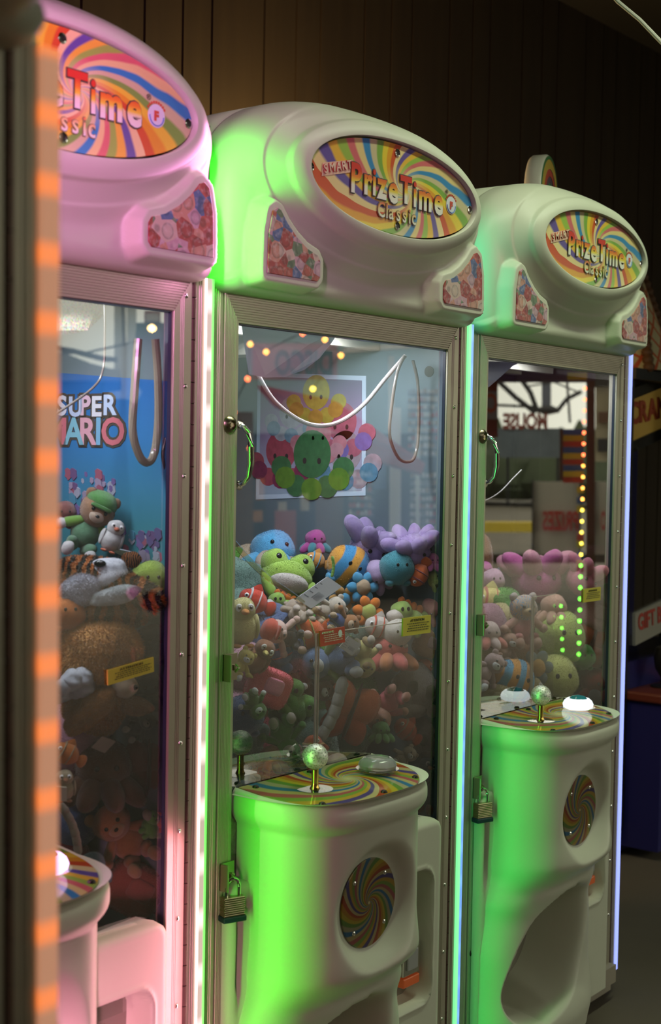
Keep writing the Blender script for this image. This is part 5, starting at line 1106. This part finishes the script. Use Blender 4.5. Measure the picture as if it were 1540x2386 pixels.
# notices stuck on the glass
YN = pbr('notice_yellow', (.62, .52, .06), .45); RN = pbr('notice_red', (.56, .08, .05), .45); NINK = pbr('notice_ink', (.10, .09, .03), .5)
def notice(m, pts, mat, name, label, head=None, lines=4, ink=NINK, tri=False):
    Q = [Vector((onv(m, x, y, -.001)[0], 0, onv(m, x, y, -.001)[2])) for x, y in pts]   # TL TR BR BL
    c = (Q[0]+Q[2])/2; ex = (Q[1]-Q[0]); ez = (Q[0]-Q[3]); o = empty(name, wpt(m, c.x, .0, c.z), OFFS[m][2])
    E = lambda a, b_, y: Q[3]-c+ex*a+ez*b_+Vector((0, y, 0))
    b = MB(); b.add([E(0, 0, -.0002), E(1, 0, -.0002), E(1, 1, -.0002), E(0, 1, -.0002), E(0, 0, .003), E(1, 0, .003), E(1, 1, .003), E(0, 1, .003)], [(0, 1, 2, 3), (7, 6, 5, 4), (0, 4, 5, 1), (1, 5, 6, 2), (2, 6, 7, 3), (3, 7, 4, 0)]); b.build('card', mat, o)
    b = MB(); rr = random.Random(4)
    for i in range(lines):
        y0 = .62-.13*i*(4/lines); a = .12+.10*rr.random(); bb = .95-.12*rr.random()-(.25 if (tri and i < 1) else 0)
        x = a
        while x < bb:
            w_ = .02+rr.random()*.05; b.add([E(x, y0, -.0008), E(min(bb, x+w_), y0, -.0008), E(min(bb, x+w_), y0+.055, -.0008), E(x, y0+.055, -.0008)], [(0, 1, 2, 3)]); x += w_+.015
    b.build('small_print', ink, o)
    if head:
        t_ = text('heading', head, 1.0, o, ink, ext=.0004); ws = max(v.co.x for v in t_.data.vertices)
        for v in t_.data.vertices: q = v.co.copy(); v.co = E((.12 if tri else .25)+(.42 if tri else .5)*q.x/ws, .76+.14*q.z/.7, -.0008+q.y)
    if tri:
        b = MB(); b.add([E(.06, .78, -.0009), E(.12, .78, -.0009), E(.09, .92, -.0009)], [(0, 1, 2)]); b.add([E(.72+.16*(.5+.5*cos(q)), .40+.46*(.5+.5*sin(q)), -.0009) for q in [2*pi*k/20 for k in range(20)]], [tuple(range(20))]); b.build('symbol', WHITE, o)
    tag(o, label, 'notice'); return o
notice(2, [(938, 1441), (1003, 1433), (1002, 1473), (937, 1483)], YN, 'yellow_notice', 'yellow notice card on the middle door beside the off-white ball', 'ATTENTION')
notice(2, [(744, 1470), (802, 1460), (802, 1500), (745, 1507)], RN, 'warning_notice', 'small red warning notice on the middle door', 'WARNING', tri=True, ink=pbr('notice_white', (.7, .6, .5), .5))
notice(1, [(250, 1562), (357, 1531), (357, 1574), (251, 1597)], YN, 'yellow_notice', 'yellow notice card on the pink lit door over the brown dog', 'ATTENTION')
notice(3, [(1360, 1373), (1399, 1368), (1399, 1398), (1359, 1404)], YN, 'yellow_notice', 'yellow notice card on the right-hand door', 'ATTENTION')
# price tags
def pricetag(m, pts, v, label, colr=WHITE, thick=.0012, bars=True, oval=False):
    Q = [Vector((lambda q: (q[0], -q[1], q[2]))(onv(m, x, y, v+dv))) for (x, y), dv in zip(pts, (0, .01, .0, -.01))]
    c = sum(Q, Vector())/4; o = empty('price_tag', wpt(m, c.x, -c.y, c.z), OFFS[m][2]); Q = [q-c for q in Q]
    ex = Q[1]-Q[0]; ez = Q[0]-Q[3]; ny = ex.cross(ez).normalized(); ny = ny if ny.y > 0 else -ny; E = lambda a, b_, y: Q[3]+ex*a+ez*b_+ny*y
    out = [(.5+.5*cos(q), .5+.5*sin(q)) for q in [2*pi*k/28 for k in range(28)]] if oval else [(.03, 0), (.97, 0), (1, .03), (1, .97), (.97, 1), (.03, 1), (0, .97), (0, .03)]
    n = len(out); b = MB(); b.add([E(a, d, 0) for a, d in out]+[E(a, d, thick) for a, d in out], [tuple(range(n)), tuple(range(2*n-1, n-1, -1))]+[(i, i+n, (i+1) % n+n, (i+1) % n) for i in range(n)]); b.build('card', colr, o)
    if bars:
        b = MB(); rr = random.Random(2)
        for i in range(14): x = .45+.03*i; b.add([E(x, .25, -.0004), E(x+.008+.012*rr.random(), .25, -.0004), E(x+.01, .5, -.0004), E(x, .5, -.0004)], [(0, 1, 2, 3)])
        for i in range(4): b.add([E(.08, .2+.17*i, -.0004), E(.36-.05*i, .2+.17*i, -.0004), E(.36-.05*i, .23+.17*i, -.0004), E(.08, .23+.17*i, -.0004)], [(0, 1, 2, 3)])
        b.build('print', pbr('tag_ink', (.28, .30, .33), .5), o)
    tag(o, label, 'tag')
pricetag(2, [(763, 1343), (797, 1367), (718, 1424), (690, 1394)], -.02, 'large white price tag with a barcode lying over the green frog')
pricetag(2, [(812, 1482), (842, 1502), (823, 1528), (790, 1508)], -.02, 'small pale price tag below the red warning notice', pbr('tag_grey', (.50, .52, .52), .5))
pricetag(1, [(262, 1274), (352, 1300), (348, 1318), (262, 1290)], -.12, 'long oval white swing tag on the striped plush tiger', thick=.002, bars=False, oval=True)
pricetag(1, [(238, 1715), (270, 1728), (240, 1758), (212, 1742)], -.05, 'dull grey price tag low behind the pink lit door', pbr('tag_dull', (.22, .17, .13), .6), bars=False)
pricetag(1, [(130, 1833), (156, 1835), (152, 1868), (130, 1866)], -.03, 'cream price tag low at the left of the pink lit door', pbr('tag_cream', (.5, .45, .33), .6), bars=False)

# padlocks
def padlock(m, u, h, sc_, label):
    o = empty('padlock', wpt(m, u, .027, h), OFFS[m][2]-.35)
    o.scale = (sc_,)*3
    b = MB()
    for i in range(9): b.box(-.020+.0005*(i % 2), .020-.0005*(i % 2), -.009, .009, -.040+.0036*i, -.0369+.0036*i)
    b.box(-.0193, .0193, -.0085, .0085, -.040, -.0075); b.build('lock_body', pbr('laminated_steel', (.50, .44, .26), .28, metal=1), o, bevel=.0008)
    b = MB(); b.box(-.022, .022, -.0115, .0115, -.050, -.040); b.build('bumper', pbr('navy_bumper', (.012, .03, .06), .4), o, bevel=.002)
    pts = [(-.012, 0, -.010), (-.012, 0, .008)]+[(.012*cos(a), 0, .008+.014*sin(a)) for a in [pi-pi*k/10 for k in range(11)]]+[(.012, 0, .008), (.012, 0, -.010)]
    b = MB(); b.tube(pts, .0032, 10); b.build('shackle', CHROME, o, smooth=True)
    tag(o, label, 'padlock')
padlock(2, -.329, .680, 1.05, 'laminated padlock with a dark base hanging beside the middle pedestal')
padlock(3, -.329, .680, 1.05, 'padlock hanging on the right-hand machine beside the blue mint light strip')

# lamps inside the cabinets and a hidden lamp added to warm the siding
for m, e in ((1, 4.4), (2, 5.8), (3, 4.2)):
    b = MB(); b.box(-.20, .25, .10, .13, 1.716, 1.734, fm=[1, 0, 0, 0, 0, 0]); b.build('ceiling_tube', [WHITE, emis('tube_white', (.82, .90, 1), 0.6)], M[m])
    lamp('cabinet_lamp', 'AREA', wpt(m, .02, -.14, 1.712), e, (.84, .90, 1), (.45, .06), (0, .12, -1))
b = MB(); b.lathe([(.05, 0), (.05, .03), (.035, .05), (.02, .06)], 20, 'y'); b.lathe([(.07, .05), (.11, .15), (.105, .15), (.065, .055)], 24, 'y')
o = b.build('added_wall_lamp', DARKM, smooth=True, loc=(1.0, WALLY-.01, 2.0)); tag(o, 'added round lamp hidden on the siding, warming it behind the middle machine', 'lamp')
lamp('added_wall_glow', 'POINT', (1.0, WALLY-.26, 2.10), 22.0, (1, .66, .28), (.04, .04))

# lollipop disc above the right-hand machine
lo = empty('lollipop_disc', (1.254, .283, 2.184)); tag(lo, 'round lollipop disc with rainbow rings above the right-hand machine', 'sign')
b = MB(); b.lathe([(.105, 0), (.109, .006), (.109, .040), (.105, .046)], 56, 'y'); b.build('rim', pbr('lolly_white', (.62, .60, .52), .4), lo, smooth=True, loc=(0, .046, 0)); lo.rotation_euler = (0, 0, .30)
cols = [(.05, .14, .05), (.42, .28, .05), (.40, .06, .04), (.10, .06, .08), (.05, .18, .07), (.5, .4, .12)]; rs = [.105, .096, .070, .050, .033, .018, .006]
for i in range(6):
    b = MB(); n = 48; b.add([(rs[i]*cos(q), 0, rs[i]*sin(q)) for q in [2*pi*k/n for k in range(n)]]+[(rs[i+1]*cos(q), -.0015, rs[i+1]*sin(q)) for q in [2*pi*k/n for k in range(n)]], [(k, (k+1) % n, n+(k+1) % n, n+k) for k in range(n)])
    b.build('colour_ring', pbr('lolly_%d' % i, cols[i], .4), lo)
b = MB(); b.tube([(-.02, .015, -.10), (-.02, .015, -.155)], .010, 10); b.build('stick', pbr('lolly_stick', (.4, .38, .3), .4), lo)

# ice cream machine at the far right
ic = empty('candy_crane_machine', (2.98, .69, 0)); tag(ic, 'dark blue crane machine with a waffle cone top at the right edge', 'arcade machine')
NAVY = pbr('navy_paint', (.02, .02, .12), .4); BLK = pbr('black_paint', (.012, .012, .01), .4)
b = MB(); b.box(-.42, .42, .0, .45, .02, .72); b.box(-.42, .42, .38, .45, .72, 1.80); b.build('cabinet', NAVY, ic)
b = MB(); b.box(-.45, .45, -.04, .46, 1.76, 1.80); b.box(-.12, .45, -.02, .0, .72, 1.76); b.box(-.45, -.42, -.02, .45, .12, 1.76); b.build('frame', BLK, ic)
b = MB(); b.box(-.42, -.12, -.005, .0, .72, 1.76); b.build('glass_pane', glass('candy_glass', gain=1.6), ic)
def lattice():
    m, t, N, L = nt('waffle'); b = N['Principled BSDF']; b.inputs['Roughness'].default_value = .5
    tc = N.new('ShaderNodeTexCoord'); sx = N.new('ShaderNodeSeparateXYZ'); L.new(tc.outputs['Object'], sx.inputs[0])
    def M_(op, a, c=None):
        q = N.new('ShaderNodeMath'); q.operation = op
        for i, v in enumerate((a, c)):
            if v is None: continue
            if isinstance(v, (int, float)): q.inputs[i].default_value = v
            else: L.new(v, q.inputs[i])
        return q.outputs[0]
    A = M_('MULTIPLY', sx.outputs['X'], 17.0); Z_ = M_('MULTIPLY', sx.outputs['Z'], 12.0)
    f1 = M_('ABSOLUTE', M_('SUBTRACT', M_('FRACT', M_('ADD', A, Z_)), .5)); f2 = M_('ABSOLUTE', M_('SUBTRACT', M_('FRACT', M_('SUBTRACT', A, Z_)), .5))
    mn = M_('MINIMUM', f1, f2); r = ramp(N, [(.07, (.55, .10, .03)), (.12, (.58, .52, .30))]); L.new(mn, r.inputs[0]); L.new(r.outputs[0], b.inputs['Base Color']); return m
b = MB(); n = 28; b.add([(.175*cos(a), -.175*sin(a), 0) for a in [2*pi*k/n for k in range(n)]]+[(.012*cos(a), -.012*sin(a), .43) for a in [2*pi*k/n for k in range(n)]], [(k, (k+1) % n, n+(k+1) % n, n+k) for k in range(n)]+[tuple(range(n, 2*n))])
b.build('waffle_cone', lattice(), ic, loc=(-.23, .1, 1.80))
b = MB()
for k in range(64):
    f = (k//4)/16; r_ = .18-.165*f; an = rad(-40+90*(k % 4)); c = Vector((-.23+r_*cos(an), .1+r_*sin(an), 1.81+.43*f)); b.lathe([(.010, -.020), (.020, -.01), (.022, .004), (.011, .020)], 10, c=c)
b.build('chocolate_edge', pbr('chocolate', (.14, .07, .035), .4), ic, smooth=True)
b = MB(); b.obox((-.14, .05, 1.655), (.24, 0, .055), (0, .01, 0), (-.02, 0, .085)); b.build('name_board', pbr('board_mustard', (.46, .30, .06), .5, emit=(.46, .28, .05), es=.12), ic)  # solid, faintly glowing board in place of a sign reflected in the pane
b = MB(); b.obox((-.14, .045, 1.755), (.24, 0, .055), (0, .012, 0), (-.005, 0, .02)); b.obox((-.14, .045, 1.555), (.24, 0, .055), (0, .012, 0), (-.005, 0, .02)); b.build('board_trim', BLK, ic)
for i, ch in enumerate('CRANE'):
    text('board_letter', ch, .11, ic, pbr('crane_letter_%d' % (i % 2), ((.48, .08, .03), (.05, .12, .04))[i == 2], .5), (-.34+.075*i, .035, 1.60+.010*i), rot=.12, off=.004, ext=.002)
b = MB(); b.obox((-.16, -.012, .87), (.20, 0, .03), (0, .006, 0), (-.004, 0, .060)); b.build('mirrored_gift_board', pbr('gift_white', (.34, .32, .26), .5), ic)  # solid board in place of a reflection in the pane
text('gift_letter', 'GIFT BAR', .085, ic, pbr('gift_red', (.45, .06, .04), .5), (-.34, -.020, .835), rot=.10, off=.002, ext=.001, sx=.8)
b = MB(); b.box(-.42, .30, -.16, .0, .585, .62); b.build('control_shelf', pbr('red_brown_shelf', (.16, .035, .02), .4), ic, bevel=.008)
b = MB(); b.box(-.40, .28, -.15, .0, .04, .585); b.build('front_box', NAVY, ic)
js = empty('joystick', (-.24, -.08, .62), parent=ic)
b = MB(); b.lathe([(.05, 0), (.05, .006), (.01, .01)], 20); b.build('washer', BLK, js); b = MB(); b.tube([(0, 0, 0), (0, 0, .05)], .012, 10); b.build('shaft', BLK, js); b = MB(); b.lathe([(.016, .04), (.034, .07), (.040, .11), (.030, .15), (.008, .16)], 20); b.build('grip', BLK, js, smooth=True)
b = MB(); b.box(-.15, -.05, -.12, -.05, .62, .635); b.build('button_plate', BLK, ic); b = MB(); b.box(-.02, .04, -.11, -.08, .62, .63); b.build('lit_button', emis('orange_button', (1, .12, .02), .7), ic)
# cable across the top right corner
b = MB(); P = [(.70, -.10, 2.60), (.74, -.18, 2.49), (.77, -.22, 2.45), (.80, -.26, 2.40), (.85, -.33, 2.32)]
b.tube(P, .0045, 8); tag(b.build('hanging_cable', pbr('cable_pale', (.42, .40, .34), .4), smooth=True), 'thin pale cable sloping down in the top right corner', 'cable')
# added area lamps that spread coloured light from beside the corner strips
def sideglow(m, u, v, z0, z1, W, color, sgn=1, spread=100, fwd=.36):
    ox, oy, a = OFFS[m]; d = Vector((sgn*cos(a)*.93+sin(a)*fwd, sgn*sin(a)*.93-cos(a)*fwd, 0))
    return lamp('added_glow', 'AREA', wpt(m, u, v, (z0+z1)/2), W, color, (.012, z1-z0), d, spread=rad(spread))
sideglow(1, .446, .012, .08, 1.74, 1.35, (.035, 1, .02), 1, 116, .44)
sideglow(2, .449, .008, .08, 1.74, .75, (.03, 1, .12), 1, 112, .46)
sideglow(1, -.40, .05, .08, 2.02, 4.5, (1, .30, .62), 1, 130)
sideglow(1, .424, .075, .08, .80, 1.5, (1, .30, .42), -1, 150, .0)  # added lamp, set clear of the strip to turn the base pink
sideglow(1, .424, .085, 1.74, 2.0, .5, (1, .34, .80), -1, 150, .0)  # added lamp above the strip's end, tints the marquee
lamp('added_glow', 'AREA', (-1.425, -.87, 1.95), 1.4, (1, .36, .85), (.02, .3), (.66, .75, .02), spread=rad(60))  # added pink lamp for the next marquee; no strip reaches this high
lamp('added_glow', 'AREA', (-1.425, -.87, .33), 2.2, (1, .34, .55), (.02, .5), (.60, .80, .0), spread=rad(40))  # added pink lamp aimed at the next machine's base
# hanging tube fixture under the canopy, just above the picture
g = empty('tube_fixture', (.75, -.58, 2.80)); b = MB(); b.box(-.9, .9, -.05, .05, 0, .06); b.build('housing', C_('fixture_white', (.5, .5, .48)), g, bevel=.005)
b = MB(); b.tube([(-.86, 0, -.018), (.86, 0, -.018)], .016, 12); b.build('tube', emis('fluorescent', (.85, 1, .72), 1.5), g)
b = MB(); [b.tube([(x, 0, .06), (x, 0, .50)], .008, 8) for x in (-.7, .7)]; b.build('hanger', IRON, g)
tag(g, 'slim white tube fixture hanging under the canopy above the machine row', 'lamp')
lamp('tube_glow', 'AREA', (.75, -.58, 2.76), 7.6, (.86, 1, .72), (1.7, .05), (0, .25, -1), spread=rad(120))
# unseen dark box added to keep sky light off the left machines
g = empty('sky_blocker_box', (-1.15, -3.0, 0)); b = MB(); b.box(-.5, .5, -.45, .45, .02, 2.2); b.build('blocker_body', C_('blocker_black', (.03, .03, .03)), g, bevel=.01)
b = MB(); b.box(-.2, .45, .45, .47, .5, 1.95); b.build('curtain', C_('curtain_red', (.18, .03, .03)), g); b = MB(); b.box(-.52, .52, -.47, .47, 2.2, 2.35); b.build('roof', C_('blocker_grey', (.06, .06, .06)), g)  # front panel and lid of the added blocker
tag(g, 'added dark box out of view that blocks sky light from the left machines', 'booth')
